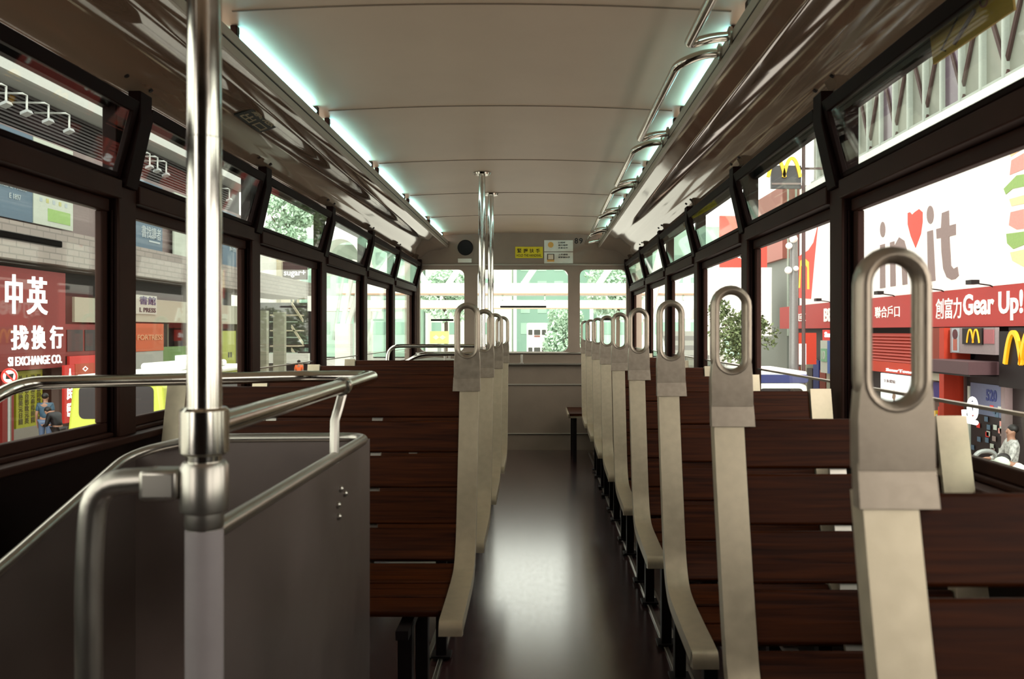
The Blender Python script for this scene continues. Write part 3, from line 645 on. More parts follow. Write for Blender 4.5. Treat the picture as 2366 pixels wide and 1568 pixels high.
def person(label, loc, rz, shirt, trousers, h=1.68, pose=None, hair=True, mask=False, cap=None, long_sleeve=False, hold=False):
    t = empty('person', loc, label, 'person', None, rz); k = h/1.68
    J = {'pel': ((0, 0, .94), (.125, .09)), 'spi': ((0, 0, 1.12), (.115, .085)), 'che': ((0, 0, 1.30), (.135, .095)), 'nec': ((0, 0, 1.44), .052), 'jaw': ((0, .015, 1.50), (.062, .075)), 'hea': ((0, .0, 1.585), (.075, .092)), 'top': ((0, -.005, 1.645), (.055, .065)), 'nose': ((0, .105, 1.555), .014)}
    E = [('pel', 'spi'), ('spi', 'che'), ('che', 'nec'), ('nec', 'jaw'), ('jaw', 'hea'), ('hea', 'top'), ('hea', 'nose')]
    for s, q in ((-1, 'l'), (1, 'r')):
        J.update({'sh'+q: ((.165*s, 0, 1.365), .062), 'el'+q: ((.215*s, -.03, 1.09), .043), 'wr'+q: ((.225*s, .04, .86), .028), 'pa'+q: ((.225*s, .055, .79), (.030, .016)), 'ear'+q: ((.085*s, -.005, 1.565), .014),
                  'hi'+q: ((.085*s, 0, .89), .088), 'kn'+q: ((.095*s, .02, .50), .058), 'an'+q: ((.10*s, -.02, .09), .040), 'to'+q: ((.11*s, .13, .035), .034)})
        E += [('che', 'sh'+q), ('sh'+q, 'el'+q), ('el'+q, 'wr'+q), ('wr'+q, 'pa'+q), ('hea', 'ear'+q), ('pel', 'hi'+q), ('hi'+q, 'kn'+q), ('kn'+q, 'an'+q), ('an'+q, 'to'+q)]
    if pose:
        for n_, p in pose.items(): J[n_] = (p, J[n_][1])
    for s, q in ((-1, 'l'), (1, 'r')):
        w_, p_ = Vector(J['wr'+q][0]), Vector(J['pa'+q][0]); d = (p_-w_).normalized(); side = Vector((0, 1, 0)) if abs(d.y) < .8 else Vector((1, 0, 0))
        side = (side-d*side.dot(d)).normalized(); inn = d.cross(side)*.012
        for i, (o_, L) in enumerate(((.024, .075), (.009, .085), (-.007, .08), (-.021, .062))):
            b0 = p_+side*o_+d*.012; J['f%d%s' % (i, q)] = (b0+d*L*.5+inn*.4, .0095); J['g%d%s' % (i, q)] = (b0+d*L+inn*1.6, .008); E += [('pa'+q, 'f%d%s' % (i, q)), ('f%d%s' % (i, q), 'g%d%s' % (i, q))]
        J['th'+q] = (p_+side*.045-d*.0+inn, .010); J['ti'+q] = (p_+side*.058+d*.035+inn*1.5, .009); E += [('pa'+q, 'th'+q), ('th'+q, 'ti'+q)]
    J = {n_: (Vector(p)*k, tuple(x*k for x in r) if isinstance(r, tuple) else r*k) for n_, (p, r) in J.items()}
    skinmesh('body', J, E, SKIN, t)
    def grow(ns, f, tail=None):
        G = {}
        for n_ in ns:
            p, r = J[n_]; G[n_] = (p, tuple(x*f for x in r) if isinstance(r, tuple) else r*f)
        return G
    arm = [x+q for q in 'lr' for x in (('sh', 'el', 'wr') if long_sleeve else ('sh', 'el'))]
    T = grow(['pel', 'spi', 'che']+arm, 1.27)
    T['che'] = (T['che'][0]+Vector((0, -.012, .015))*k, (.185*k, .135*k))
    p, r = J['nec']; T['nk'] = (J['che'][0].lerp(p, .85), .078*k)
    if not long_sleeve:
        for q in 'lr': T['el'+q] = (J['sh'+q][0].lerp(J['el'+q][0], .72), .058*k)
    skinmesh('shirt', T, [('pel', 'spi'), ('spi', 'che'), ('che', 'nk')]+[e for q in 'lr' for e in ([('che', 'sh'+q), ('sh'+q, 'el'+q)]+([('el'+q, 'wr'+q)] if long_sleeve else []))], shirt, t)
    T = grow(['pel']+[x+q for q in 'lr' for x in ('hi', 'kn', 'an')], 1.22)
    skinmesh('trousers', T, [e for q in 'lr' for e in (('pel', 'hi'+q), ('hi'+q, 'kn'+q), ('kn'+q, 'an'+q))], trousers, t)
    for q in 'lr':
        T = {'h': (J['an'+q][0]+Vector((0, -.035, -.04))*k, .048*k), 'm': (J['an'+q][0].lerp(J['to'+q][0], .55)+Vector((0, 0, -.012)), .045*k), 't': (J['to'+q][0]+Vector((0, .02, .005))*k, .036*k)}
        skinmesh('shoe', T, [('h', 'm'), ('m', 't')], HAIR, t)
    hc = J['hea'][0]; up = (J['top'][0]-J['jaw'][0]).normalized()
    if hair: part(MB().ball(hc+up*.03*k+Vector((0, -.022, 0))*k, (.092*k, .098*k, .088*k)), 'hair', HAIR, t)
    if cap: part(MB().ball(hc+up*.035*k+Vector((0, -.01, 0))*k, (.098*k, .105*k, .085*k)).box(-.06*k+hc.x, .06*k+hc.x, hc.y+.06*k, hc.y+.18*k, hc.z+.03*k, hc.z+.045*k), 'cap', cap, t)
    if mask: part(MB().ball(hc+Vector((0, .055, -.045))*k, (.062*k, .062*k, .055*k)), 'face_mask', POST, t)
    return t
JEAN = flat('blue jeans', 95, 115, 150); TEE = flat('faded blue shirt', 60, 95, 120, noise=.25, nscale=12); NAVYJ = flat('black jacket', 22, 20, 30); DTR = flat('dark trousers', 35, 30, 32)
person('Person in blue tee and jeans seen from behind outside the exchange shop', (-13.4, 23.4, GZ), math.radians(12), TEE, JEAN, 1.62)
lean = {'spi': (0, .06, 1.08), 'che': (0, .17, 1.22), 'nec': (0, .27, 1.33), 'jaw': (0, .34, 1.33), 'hea': (0, .38, 1.39), 'top': (0, .38, 1.45), 'nose': (0, .48, 1.35), 'earl': (-.085, .37, 1.37), 'earr': (.085, .37, 1.37), 'shl': (-.165, .17, 1.28), 'shr': (.165, .17, 1.28), 'ell': (-.21, .20, 1.02), 'elr': (.21, .20, 1.02), 'wrl': (-.12, .40, .98), 'wrr': (.12, .40, .98), 'pal': (-.08, .47, 1.0), 'par': (.08, .47, 1.0)}
person('Person in a black jacket leaning forward over their hands behind the low barrier', (-12.2, 21.9, GZ), math.radians(75), NAVYJ, DTR, 1.55, lean, long_sleeve=True)
PAT = flat('patterned white blouse', 205, 205, 200, noise=.5, nscale=22); PINKT = flat('pink patterned trousers', 150, 100, 110, noise=.4, nscale=20)
reach = {'ell': (-.24, .1, 1.08), 'elr': (.24, .12, 1.08), 'wrl': (-.2, .32, 1.05), 'wrr': (.18, .32, 1.05), 'pal': (-.19, .40, 1.05), 'par': (.17, .40, 1.05)}
person('Person in a patterned white top with hands held out on the right pavement', (8.32, 15.3, GZ), math.radians(80), PAT, PINKT, 1.64, reach, long_sleeve=True)
person('Person in blue jacket and white cap on the right pavement near the kerb', (5.95, 11.2, GZ), math.radians(20), flat('bright blue jacket', 60, 70, 170), DTR, 1.66, None, False, False, POST, True)
person('Person in a white jacket and dark red trousers at the right edge', (7.15, 12.6, GZ), math.radians(60), WHITE, flat('maroon trousers', 90, 25, 35), 1.68, lean, long_sleeve=True)
person('Masked person with black hair in front of the white lit poster', (7.98, 19.4, GZ), math.radians(165), DTR, DTR, 1.68, None, True, True)
# ---------------- left street furniture and vehicles
STEEL = flat('grey street steel', 175, 178, 175, .4, metal=.5)
s_ = empty('street_sign', (-12.28, 20, GZ), 'Round red-barred prohibition sign on a grey post at the left edge', 'sign')
MB().lathe([(.04, GZ), (.04, .0)], (-12.30, 20.03, 0), seg=12).build('post', STEEL, s_)
MB().lathe([(.19, 0), (.19, -.02)], (-12.26, 19.98, -.04), 'y', 28).build('disc', WHITE, s_)
MB().tube([(-12.26+.17*math.cos(2*PI*i/28), 19.955, -.04+.17*math.sin(2*PI*i/28)) for i in range(28)], .022, 8, closed=True, up=(0, -1, 0)).build('ring', RED, s_)
MB().tube([(-12.38, 19.95, .08), (-12.14, 19.95, -.16)], .02, 8).build('bar', RED, s_)
MB().hexa([(-12.34, 19.953, -.10), (-12.18, 19.953, -.10), (-12.18, 19.96, -.10), (-12.34, 19.96, -.10), (-12.33, 19.953, .0), (-12.16, 19.953, .03), (-12.16, 19.96, .03), (-12.33, 19.96, .0)]).build('pictogram', INK, s_)
f = empty('barrier', (-12.0, 21.3, GZ), 'Low tubular steel barrier in front of the leaning person', 'barrier')
MB().tube([(-12.25, 21.3, GZ), (-12.25, 21.3, GZ+.72), (-11.78, 21.3, GZ+.82), (-11.78, 21.3, GZ)], .025, 10, fillet=.12).build('hoop', STEEL, f)
for x in (-12.13, -12.02, -11.9): MB().tube([(x, 21.3, GZ), (x, 21.3, GZ+.75)], .012, 8).build('upright', STEEL, f)
# minibus
MBY = flat('yellow minibus paint', 225, 232, 95, .3); WGL = mat('dark vehicle glass', (.012, .008, .01), .08, spec=.7)
v = empty('minibus', (-9.3, 22.5, GZ), 'Yellow minibus seen from behind, white roof, numbered 1819', 'minibus')
x0, x1, y0, y1, zb, zt = -10.42, -8.22, 19.0, 26, GZ+.10, .02
def shell(x0, x1, y0, y1, zb, zt, r=.18, ins=.07):
    mb = MB(); P = lambda y, k: [(x0+k, zb), (x1-k, zb), (x1-k*.5, zb+.9), (x1-k-ins, zt-r), (x1-k-ins-r, zt-k*.6), (x0+k+ins+r, zt-k*.6), (x0+k+ins, zt-r), (x0+k*.5, zb+.9)]
    rings = []
    for y, k in ((y0, .12), (y0+.06, .03), (y0+.25, 0), (y1-.5, 0), (y1-.1, .05), (y1, .15)): rings.append([mb.bm.verts.new((a, y, c)) for a, c in P(y, k)])
    for A, B in zip(rings, rings[1:]):
        for i in range(8): mb.face([A[i], A[(i+1) % 8], B[(i+1) % 8], B[i]])
    mb.face(rings[0]); mb.face(rings[-1]); return mb
shell(x0, x1, y0, y1, zb+.15, zt-.08).build('body', MBY, v, bevel=.03)
MB().prism(rrect(x0+.16, x1-.16, zt-.10, zt+.02, .05), 'y', y0+.10, y1-.15).build('roof', WHITE, v, bevel=.03)
MB().prism(rrect(x0+.6, x1-.55, zt+.02, zt+.20, .08), 'y', 21.2, 24.2).build('air_unit', WHITE, v, bevel=.05)
MB().prism(rrect(x0+.28, x1-.28, zb+1.28, zt-.22, .12), 'y', y0-.012, y0+.2).build('rear_window', WGL, v)
MB().box(x0+.65, x0+1.25, y0-.016, y0-.01, zb+1.32, zb+1.50).build('window_notice', flat('lilac notice', 150, 140, 190), list(v.children)[-1])
MB().text('1819', (x0+.22, y0+.015, zb+1.02), (1, 0, 0), (0, 0, 1), (0, -1, 0), .34, .16, .012, .0).build('lettering', flat('grey print', 120, 125, 80), v, smooth=0)
MB().tube([(x0+.25, y0+.012, zb+.55), (x0+.30, y0+.012, zb+.84), (x1-.30, y0+.012, zb+.88), (x1-.25, y0+.012, zb+.55)], .018, 8, fillet=.1).build('hatch_seam', flat('dark seam', 90, 85, 40), v)
MB().tube([(x0+1.35+.19*math.cos(2*PI*i/24), y0+.01, zb+.55+.19*math.sin(2*PI*i/24)) for i in range(24)], .028, 8, closed=True, up=(0, -1, 0)).build('roundel', flat('red orange print', 225, 70, 40), v)
MB().prism([(x0+1.22, zb+.55), (x0+1.40, zb+.44), (x0+1.40, zb+.66)], 'y', y0-.005, y0+.02).build('arrow_mark', flat('red orange print', 225, 70, 40), v)
for X in (x0+.02, x1-.22):
    tl = MB().prism(rrect(X, X+.20, zb+.22, zb+.72, .05), 'y', y0-.02, y0+.1).build('tail_lamp', RED, v)
    for z in (zb+.30, zb+.54): MB().lathe([(.055, 0), (.055, -.03)], (X+.10, y0-.01, z+.05), 'y', 12).build('lamp_lens', WHITE, tl)
MB().box(x1-.05, x1+.006, y0+.6, y1-.8, zb+1.28, zt-.26).build('side_window', WGL, v)
MB().box(x0+.02, x1-.02, y0-.05, y0+.2, zb, zb+.22).build('bumper', flat('dark bumper', 50, 48, 45), v)
for X in (x0+.05, x1-.27):
    for Y in (y0+1.3, y1-1.3): MB().lathe([(.36, 0), (.36, .22)], (X, Y, GZ+.22), 'x', 24).build('wheel', BLACK, v)
# ---------------- trees
ALB = 1.0
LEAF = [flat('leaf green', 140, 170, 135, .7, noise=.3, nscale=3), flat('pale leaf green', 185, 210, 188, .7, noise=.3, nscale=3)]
ALB = .55
BARK = flat('bark', 110, 90, 75, .9)
def tree(label, x, y, base, cz_, r, n, m, size=.22, seed=1):
    rnd = random.Random(seed); t = empty('tree', (x, y, base), label, 'tree')
    mb = MB(); mb.tube([(x, y, base), (x+.05, y, (base+cz_)/2), (x-.05, y, cz_)], .10*max(1, r[0]/1.5), 8)
    for i in range(5): a = 2*PI*i/5; mb.tube([(x, y, cz_-r[2]*.6), (x+r[0]*.55*math.cos(a), y+r[1]*.55*math.sin(a), cz_+r[2]*.2)], .04, 6)
    mb.build('trunk', BARK, t)
    mb = MB(); cl = [(rnd.uniform(-.7, .7), rnd.uniform(-.7, .7), rnd.uniform(-.7, .7), rnd.uniform(.3, .5)) for _ in range(16)]
    for i in range(n):
        c = rnd.choice(cl); d = Vector((rnd.gauss(0, 1), rnd.gauss(0, 1), rnd.gauss(0, 1))).normalized()*c[3]*rnd.uniform(.6, 1)
        p = Vector((x+(c[0]+d.x)*r[0], y+(c[1]+d.y)*r[1], cz_+(c[2]+d.z)*r[2])); R = Matrix.Rotation(rnd.uniform(0, 6.3), 3, Vector((rnd.gauss(0, 1), rnd.gauss(0, 1), rnd.gauss(0, 1))).normalized())
        s2 = size*rnd.uniform(.6, 1.2)
        mb.face([mb.bm.verts.new(p+R @ Vector(q)) for q in ((0, -s2, 0), (s2*.5, 0, s2*.12), (0, s2, 0), (-s2*.5, 0, s2*.12))])
    mb.build('foliage', m, t); return t
# ---------------- far left: stairs, columns, bridge, sugar sign
ALB = 1.0  # unscaled colours, so the far view comes out blown white
WB = flat('white concrete', 228, 230, 222); BEI = flat('beige concrete', 200, 190, 165); GRN = flat('pale green metal', 185, 205, 190)
shape('L', 'building', 'White stepped block beyond the tiled building in the third left window', 'building', [('wall', (-23, -17.6, 56, 62, GZ, 7.6), WB), ('side_wall', (-17.6, -17.3, 57.6, 62, GZ, 6.4), BEI)], (-19, 58, GZ))
b = Board('F', 'shop_sign', 'Dark brown sign with white lettering above the tiled deck in the third left window', 'sign', -17.25, -15.6, 4.45, 5.65, 57.8, flat('dark brown sign', 62, 35, 38)); b.text('sugar+', .05, .93, .12, .52, TXTW, .02, .015); MB().box(-16.5, -16.35, 57.82, 57.95, GZ, 4.5).build('post', STEEL, b.t)
b = Board('F', 'sign', 'Small bright blue board under the dark brown lettered sign', 'sign', -16.5, -15.75, 3.65, 4.1, 56, flat('sky blue board', 95, 175, 220)); MB().box(-16.2, -16.1, 56.0, 56.06, GZ, 3.65).build('post', STEEL, b.t)
t = empty('staircase', (-15.3, 54, GZ), 'Dark covered staircase with pale handrails at the end of the tiled building', 'staircase')
MB().box(-18, -14.3, 54.5, 56, GZ, 2.8).build('back_wall', RECESS, t)
for k in range(3): MB().box(-16.6, -14.9, 53.0, 54.6, 1.95-.95*k, 2.03-.95*k).build('landing', BEI, t); MB().box(-16.6, -14.9, 52.9, 53.0, 1.55-.95*k, 1.60-.95*k).build('handrail', GRN, t)
for k in range(3): MB().prism([(-15.3, 2.8-1.4*k), (-14.6, 1.75-1.4*k), (-14.6, 1.55-1.4*k), (-15.3, 2.6-1.4*k)], 'y', 53, 53.2).build('sloped_rail', BEI, t)
MB().box(-18, -14.2, 52.8, 53.2, -.95, -.35).build('parapet', WB, t)
MB().box(-16.6, -14.2, 52.45, 53, GZ, -1.5).build('platform', PAVE, t)
person('Person in an orange vest on the platform under the dark staircase', (-13.0, 46.5, GZ+.05), 0, flat('orange vest', 215, 95, 40), DTR, 1.7)
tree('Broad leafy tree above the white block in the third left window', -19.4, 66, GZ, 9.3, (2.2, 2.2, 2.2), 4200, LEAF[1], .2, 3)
tree('Dark leafy tree behind the dark brown lettered sign', -17.0, 64.6, GZ, 6.2, (1.3, 1.0, .8), 700, LEAF[0], .2, 4)
t = empty('bridge_tower', (-9.1, 40, GZ), 'White footbridge pillar with forked struts in the fourth left window', 'pillar')
MB().box(-9.45, -8.75, 39.7, 40.3, GZ, 1.35).build('shaft', WB, t)
MB().tube([(-9.2, 40, 1.2), (-8.6, 40, 4.3)], .12, 8).build('strut', WB, t); MB().tube([(-8.95, 40, 1.2), (-8.2, 40, 3.6)], .12, 8).build('strut', WB, t); MB().tube([(-9.6, 40, .6), (-9.0, 40, 4.4)], .07, 8).build('strut', GRN, t)
t = empty('canopy', (-11.9, 52, 4), 'White arched footbridge canopy seen through the fourth left window', 'canopy')
MB().sweep([(-11.85+1.35*math.cos(PI*i/16), 52, 5.0+1.6*math.sin(PI*i/16)) for i in range(17)], [(-.16, -1), (.16, -1), (.16, 1), (-.16, 1)], up=(0, 1, 0)).build('arch', WB, t)
MB().box(-13.2, -10.5, 53, 53.2, 4.4, 6.3).build('back_panel', GRN, t); MB().box(-13.9, -9.8, 51.5, 53.2, 2.2, 3.1).build('deck', WB, t)
for x in (-13.3, -10.3): MB().box(x-.12, x+.12, 52.2, 52.5, GZ, 5).build('post', WB, t)
# ---------------- rear: footbridges, tram, backdrop
t = empty('footbridge', (-1, 46, 1.5), 'White footbridge with V struts crossing the street behind the tram', 'footbridge')
MB().box(-10.3, 10.2, 45, 48, 2.95, 3.50).build('deck', WHITE, t); MB().box(-10.3, 10.2, 44.9, 45, 2.90, 2.97).build('deck_edge', flat('brown edge', 190, 150, 120), t)
MB().box(-10.3, 10.2, 45, 45.2, 2.20, 2.62).build('parapet', WHITE, t); MB().box(-10.3, 10.2, 44.95, 45, 2.16, 2.21).build('parapet_edge', flat('brown edge', 190, 150, 120), t)
for x in range(-9, 9, 4): MB().tube([(x, 46, 3.4), (x+1.5, 46, 5.6)], .16, 8).tube([(x+3, 46, 3.4), (x+1.5, 46, 5.6)], .16, 8).build('v_strut', WHITE, t)
for x in (-5.8, -3.6, -2.0, .2, 4.6, 7.4): MB().box(x-.04, x+.04, 45, 45.1, 2.6, 2.95).build('post', GRN, t)
for x in (-9.6, 9.4): MB().box(x-.35, x+.35, 46, 47, GZ, 2.95).build('pier', WB, t)
PB = [flat('pale green facade', 150, 182, 162, noise=.1, nscale=.6), flat('off white facade', 190, 196, 182), flat('sage facade', 120, 152, 136)]
for i, (x0, x1, y, h, m) in enumerate(((-34, -16, 112, 13, 0), (-15.5, -4, 118, 16, 1), (-3.5, 7, 124, 12, 2), (7.5, 30, 116, 15, 0))):
    t = empty('building', ((x0+x1)/2, y+4, GZ), ['Leftmost pale green block far behind the footbridge', 'Off-white block far behind the rear window', 'Sage green block far behind the white tram', 'Rightmost pale green block far behind the footbridge'][i], 'building')
    MB().box(x0, x1, y, y+8, GZ, h).build('wall', PB[m], t)
    n = int((x1-x0)/2.4)
    for a in range(n):
        for c in range(4): MB().box(x0+.6+2.4*a, x0+1.9+2.4*a, y-.06, y+.1, .6+3*c, 2.2+3*c).build('window', PB[2] if m != 2 else PB[0], t)
v = empty('tram', (-.35, 86, GZ), 'White double-deck tram approaching in the distance through the rear window', 'tram')
tx, ty = -.37, 83
MB().prism(rrect(tx-1, tx+1, GZ+.3, GZ+4.1, .18), 'y', ty, ty+8).build('body', flat('tram white', 215, 215, 208), v)
DG = flat('dim glass', 60, 60, 56, .3)
for z0, z1 in ((GZ+.95, GZ+1.75), (GZ+2.95, GZ+3.45)):
    for a, b_ in ((-.85, -.45), (-.3, .3), (.45, .85)): MB().prism(rrect(tx+a, tx+b_, z0, z1, .06), 'y', ty-.03, ty+.1).build('window', DG, v)
MB().box(tx-.8, tx+.8, ty-.04, ty, GZ+2.2, GZ+2.6).build('blind', WHITE, v); MB().box(tx-.28, tx+.28, ty-.05, ty, GZ+2.75, GZ+2.9).build('number_box', flat('reddish box', 120, 70, 60), v)
MB().box(tx-1, tx+1, ty+.2, ty+7.8, GZ-.1, GZ+.3).build('truck', BLACK, v)
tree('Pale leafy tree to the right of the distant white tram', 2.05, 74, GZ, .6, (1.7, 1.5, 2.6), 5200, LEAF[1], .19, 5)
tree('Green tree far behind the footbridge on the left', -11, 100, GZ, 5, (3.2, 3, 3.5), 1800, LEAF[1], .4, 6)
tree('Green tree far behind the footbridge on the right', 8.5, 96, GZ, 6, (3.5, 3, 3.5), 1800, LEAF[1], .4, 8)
b = Board('F', 'shop_sign', 'Yellow-green shop sign under the footbridge at the rear left', 'sign', -7.7, -6.4, .15, 1.0, 60, flat('lime yellow sign', 225, 235, 110)); b.slab(.4, .6, -1.5, 0, -.06, -.01, 'leg', STEEL); b.text('◆◆', .15, .85, .3, .7, POST, .02, .02)
ALB = .55
# ---------------- right: tower, billboard, banner, shops
TW = flat('pale curtain wall', 178, 182, 168, noise=.2, nscale=.7); MUL = flat('mullion white', 225, 235, 225); BRC = flat('brown brace', 96, 70, 66)
t = empty('building', (11, 24, GZ), 'Tall curtain-wall tower with crossed braces above the white billboard', 'building')
MB().box(10.4, 18, 12, 33, 5.0, 24).build('wall', TW, t)
MB().box(9.82, 18, 12, 33, GZ, 5.0).build('podium', RECESS, t)
for k in range(21): MB().box(10.25, 10.4, 12.2+k, 12.28+k, 5, 16).build('mullion', MUL, t)
for z in (6.6, 8.8, 11, 13.2): MB().box(10.28, 10.4, 12, 33, z, z+.09).build('transom', MUL, t)
for k in range(10): MB().tube([(10.36, 12.4+2*k, 5), (10.36, 14.2+2*k, 8.8)], .06, 6).tube([(10.36, 14.2+2*k, 5), (10.36, 12.4+2*k, 8.8)], .06, 6).build('brace', BRC, t)
for k in range(5): MB().box(10.37, 10.41, 13.3+4*k, 14.2+4*k, 6.7, 8.7).build('glazing', flat('violet glazing', 110, 85, 105, .2), t)
ALB = 1.0  # billboard colours unscaled so its white burns out
b = Board('R', 'billboard', 'Huge white billboard with heart lettering and food picture outside the right windows', 'billboard', 15.2, 31.8, 1.95, 6.2, 9.5, flat('billboard white', 236, 238, 232), .3)
RD = flat('billboard red', 222, 70, 55); GRY = flat('grey print lettering', 128, 112, 108); PEA = flat('peach print', 240, 200, 150); ROS = flat('rose print', 205, 140, 130); LGN = flat('light green print', 190, 225, 150); GOLD = flat('golden yellow', 245, 200, 60)
def fa(px): return (31.8-YRt(px))/16.6
def fz(px, py): return (ZRt(px, py)-1.95)/4.25
b.poly([(fa(px), fz(px, py)) for px, py in ((1846, 688), (1874, 690), (1882, 600), (1890, 520), (1880, 560), (1868, 578), (1846, 592))], 0, .012, 'red_stripe', RD)
b.poly([(fa(px), fz(px, py)) for px, py in ((1846, 665), (1850, 665), (1852, 615), (1860, 608), (1866, 618), (1866, 668), (1871, 668), (1870, 605), (1860, 596), (1850, 602))], .012, .02, 'arch_print', GOLD)
def letter(pts, m=GRY, nm='lettering'): b.poly([(fa(px), fz(px, py)) for px, py in pts], 0, .012, nm, m)
def ell(cx, cy, rx, ry): return [(cx+rx*math.cos(2*PI*i/16), cy+ry*math.sin(2*PI*i/16)) for i in range(16)]
letter(ell(2150, 496, 8, 21)); letter([(2143, 535), (2156, 531), (2162, 648), (2145, 650)])
letter([(2177, 492), (2193, 486), (2194, 521), (2209, 517), (2209, 542), (2194, 546), (2197, 590), (2198, 613), (2204, 621), (2209, 618), (2213, 616), (2216, 636), (2208, 644), (2199, 646), (2188, 640), (2180, 620), (2176, 580), (2175, 549), (2165, 551), (2164, 529), (2175, 526)])
letter([(2098, 492), (2103, 490), (2108, 496), (2114, 490), (2124, 483), (2132, 490), (2132, 512), (2128, 540), (2116, 572), (2105, 545), (2098, 518)], RD, 'heart_print')
letter(ell(2040, 530, 6, 18)); letter([(2034, 566), (2045, 563), (2046, 664), (2034, 666)])
letter([(2057, 560), (2067, 557), (2067, 568), (2078, 548), (2090, 556), (2095, 575), (2097, 656), (2086, 658), (2083, 585), (2076, 574), (2069, 592), (2070, 660), (2058, 662)])
for pts, m in (([(2330, 325), (2440, 255), (2440, 290), (2336, 362)], PEA), ([(2338, 370), (2440, 312), (2440, 360), (2334, 404)], ROS), ([(2320, 436), (2350, 405), (2440, 390), (2440, 415), (2340, 436), (2325, 449)], LGN), ([(2333, 460), (2440, 430), (2440, 455), (2338, 476)], PEA), ([(2336, 490), (2440, 465), (2440, 518), (2350, 530), (2332, 520)], ROS), ([(2326, 540), (2440, 525), (2440, 545), (2380, 560), (2342, 575), (2328, 562)], LGN), ([(2335, 583), (2440, 560), (2440, 615), (2366, 616), (2340, 602)], PEA)):
    letter(pts, m, 'food_picture')
ALB = .55
b2 = Board('R', 'banner', 'Red banner with big white lettering below the white billboard', 'banner', 15.2, 33.9, 1.10, 1.93, 9.35, flat('banner red', 210, 60, 52), .25)
def fa2(px): return (33.9-19000/(px-1250)*9.35/9.5)/18.7
b2.text('創富力', fa2(2163), fa2(2222), .22, .80, WHITE, .012, .012); b2.text('Gear Up!', fa2(2226), fa2(2364), .14, .86, WHITE, .012, .03)
b2.text('聯合戶口', fa2(2022), fa2(2079), .32, .70, WHITE, .012, .008); b2.text('BEA', fa2(1905), fa2(1938), .26, .78, WHITE, .03, .03); b2.text('東亞', fa2(1838), fa2(1862), .30, .66, WHITE, .03, .02)
for i, px in enumerate((1930, 2080, 2195, 2310)):
    y = YRt(px); f = empty('spotlight', (9.1, y, 1.96), ['First', 'Second', 'Third', 'Fourth'][i]+' small spotlight from the left on top of the red banner', 'spotlight', 'spotlights on the red banner')
    MB().tube([(9.40, y, 1.90), (9.30, y, 1.95), (8.95, y, 2.0)], .015, 6).build('arm', BLACK, f); MB().box(8.85, 9.02, y-.12, y+.12, 1.97, 2.06).build('lamp_head', BLACK, f)
ORG = flat('orange shutter', 205, 52, 4); ORD = flat('burnt orange wall', 150, 48, 10)
t = empty('shutter', (9.5, 24, .2), 'Orange slatted shutter under the red banner', 'shutter')
for k in range(9): MB().hexa([(9.5, 21.2, .18+.085*k), (9.44, 21.2, .18+.085*k), (9.44, 26.8, .18+.085*k), (9.5, 26.8, .18+.085*k), (9.56, 21.2, .255+.085*k), (9.50, 21.2, .265+.085*k), (9.50, 26.8, .265+.085*k), (9.56, 26.8, .255+.085*k)]).build('slat', ORG, t)
b = Board('R', 'shop_sign', 'Bright red-orange shop fascia strip below the shutter', 'sign', 21.2, 26.8, -.12, .17, 9.4, flat('bright red orange', 225, 62, 18)); b.text('SmarTone', .58, .88, .15, .42, TXTW, .02, .01); b.text('S', .90, .97, .30, .95, TXTW, .03, .05)
b = Board('R', 'poster', 'Lit white poster with a small walking figure in the orange shop front', 'poster', 21.9, 23.7, -1.6, -.14, 9.3, glow('lit poster', (.9, 1, .96), .28)); b.text('全新體驗', .12, .55, .84, .90, GRY, .01, 0)
b.poly([(.52, .52), (.56, .62), (.54, .70), (.50, .72), (.47, .66), (.44, .58)], 0, .01, 'figure_print', flat('beige print', 200, 160, 140)); b.poly([(.46, .40), (.52, .40), (.56, .53), (.48, .53)], 0, .01, 'figure_print', NAVY)
shape('R', 'pillar', 'Burnt orange wall panel between the poster and the dark shop', 'pillar', [('panel', (9.2, 9.7, 19.75, 21.1, .05, 1.08), ORD), ('column', (9.1, 9.7, 19.55, 19.78, GZ, 1.08), ORG), ('trim', (9.15, 9.2, 20.75, 20.85, .05, 1.0), ORG)], (9.5, 20.3, GZ))
b = Board('R', 'display', 'Shop display with violet panels and mixed goods left of the dark shop', 'display', 19.8, 21.1, -1.3, .02, 9.55, flat('dim shop wall', 120, 85, 75))
b.slab(.05, .95, .86, 1, 0, .2, 'shelf_top', CREAMS); b.slab(.12, .44, .5, .82, 0, .06, 'panel', flat('violet panel', 60, 40, 130)); b.slab(.5, .8, .5, .82, 0, .06, 'panel', flat('dark violet panel', 40, 28, 80)); b.slab(.55, .95, .12, .40, 0, .2, 'red_card', RED)
for k in range(6): b.slab(.05+.08*k, .11+.08*k, .08, .24+.03*(k % 3), 0, .1, 'goods', [POST, ORG, GOLD][k % 3])
b = Board('R', 'shop_sign', 'Greyish sign board with yellow curved emblem on a black square', 'sign', YRt(2334), YRt(2226), .52, 1.08, 9.2, flat('greyish sign board', 170, 155, 155))
b.slab(.33, .76, .36, .98, 0, .04, 'black_panel', BLACK); b.arch(.44, .72, .42, .92, mat('lit golden yellow', (.75, .38, .01), .5, emit=(1, .55, .01), es=.10), .06, .06)
b.slab(.05, .22, .03, .97, 0, .01, 'portrait_print', PALE); b.poly([(.135+.06*math.cos(2*PI*i/14), .74+.2*math.sin(2*PI*i/14)) for i in range(14)], .01, .02, 'portrait_print', flat('maroon print', 95, 30, 40)); b.slab(.09, .18, .10, .56, .01, .018, 'portrait_print', flat('coral print', 200, 110, 90)); b.slab(.78, .98, .40, .92, 0, .02, 'pink_print', flat('dusty pink print', 190, 110, 115))
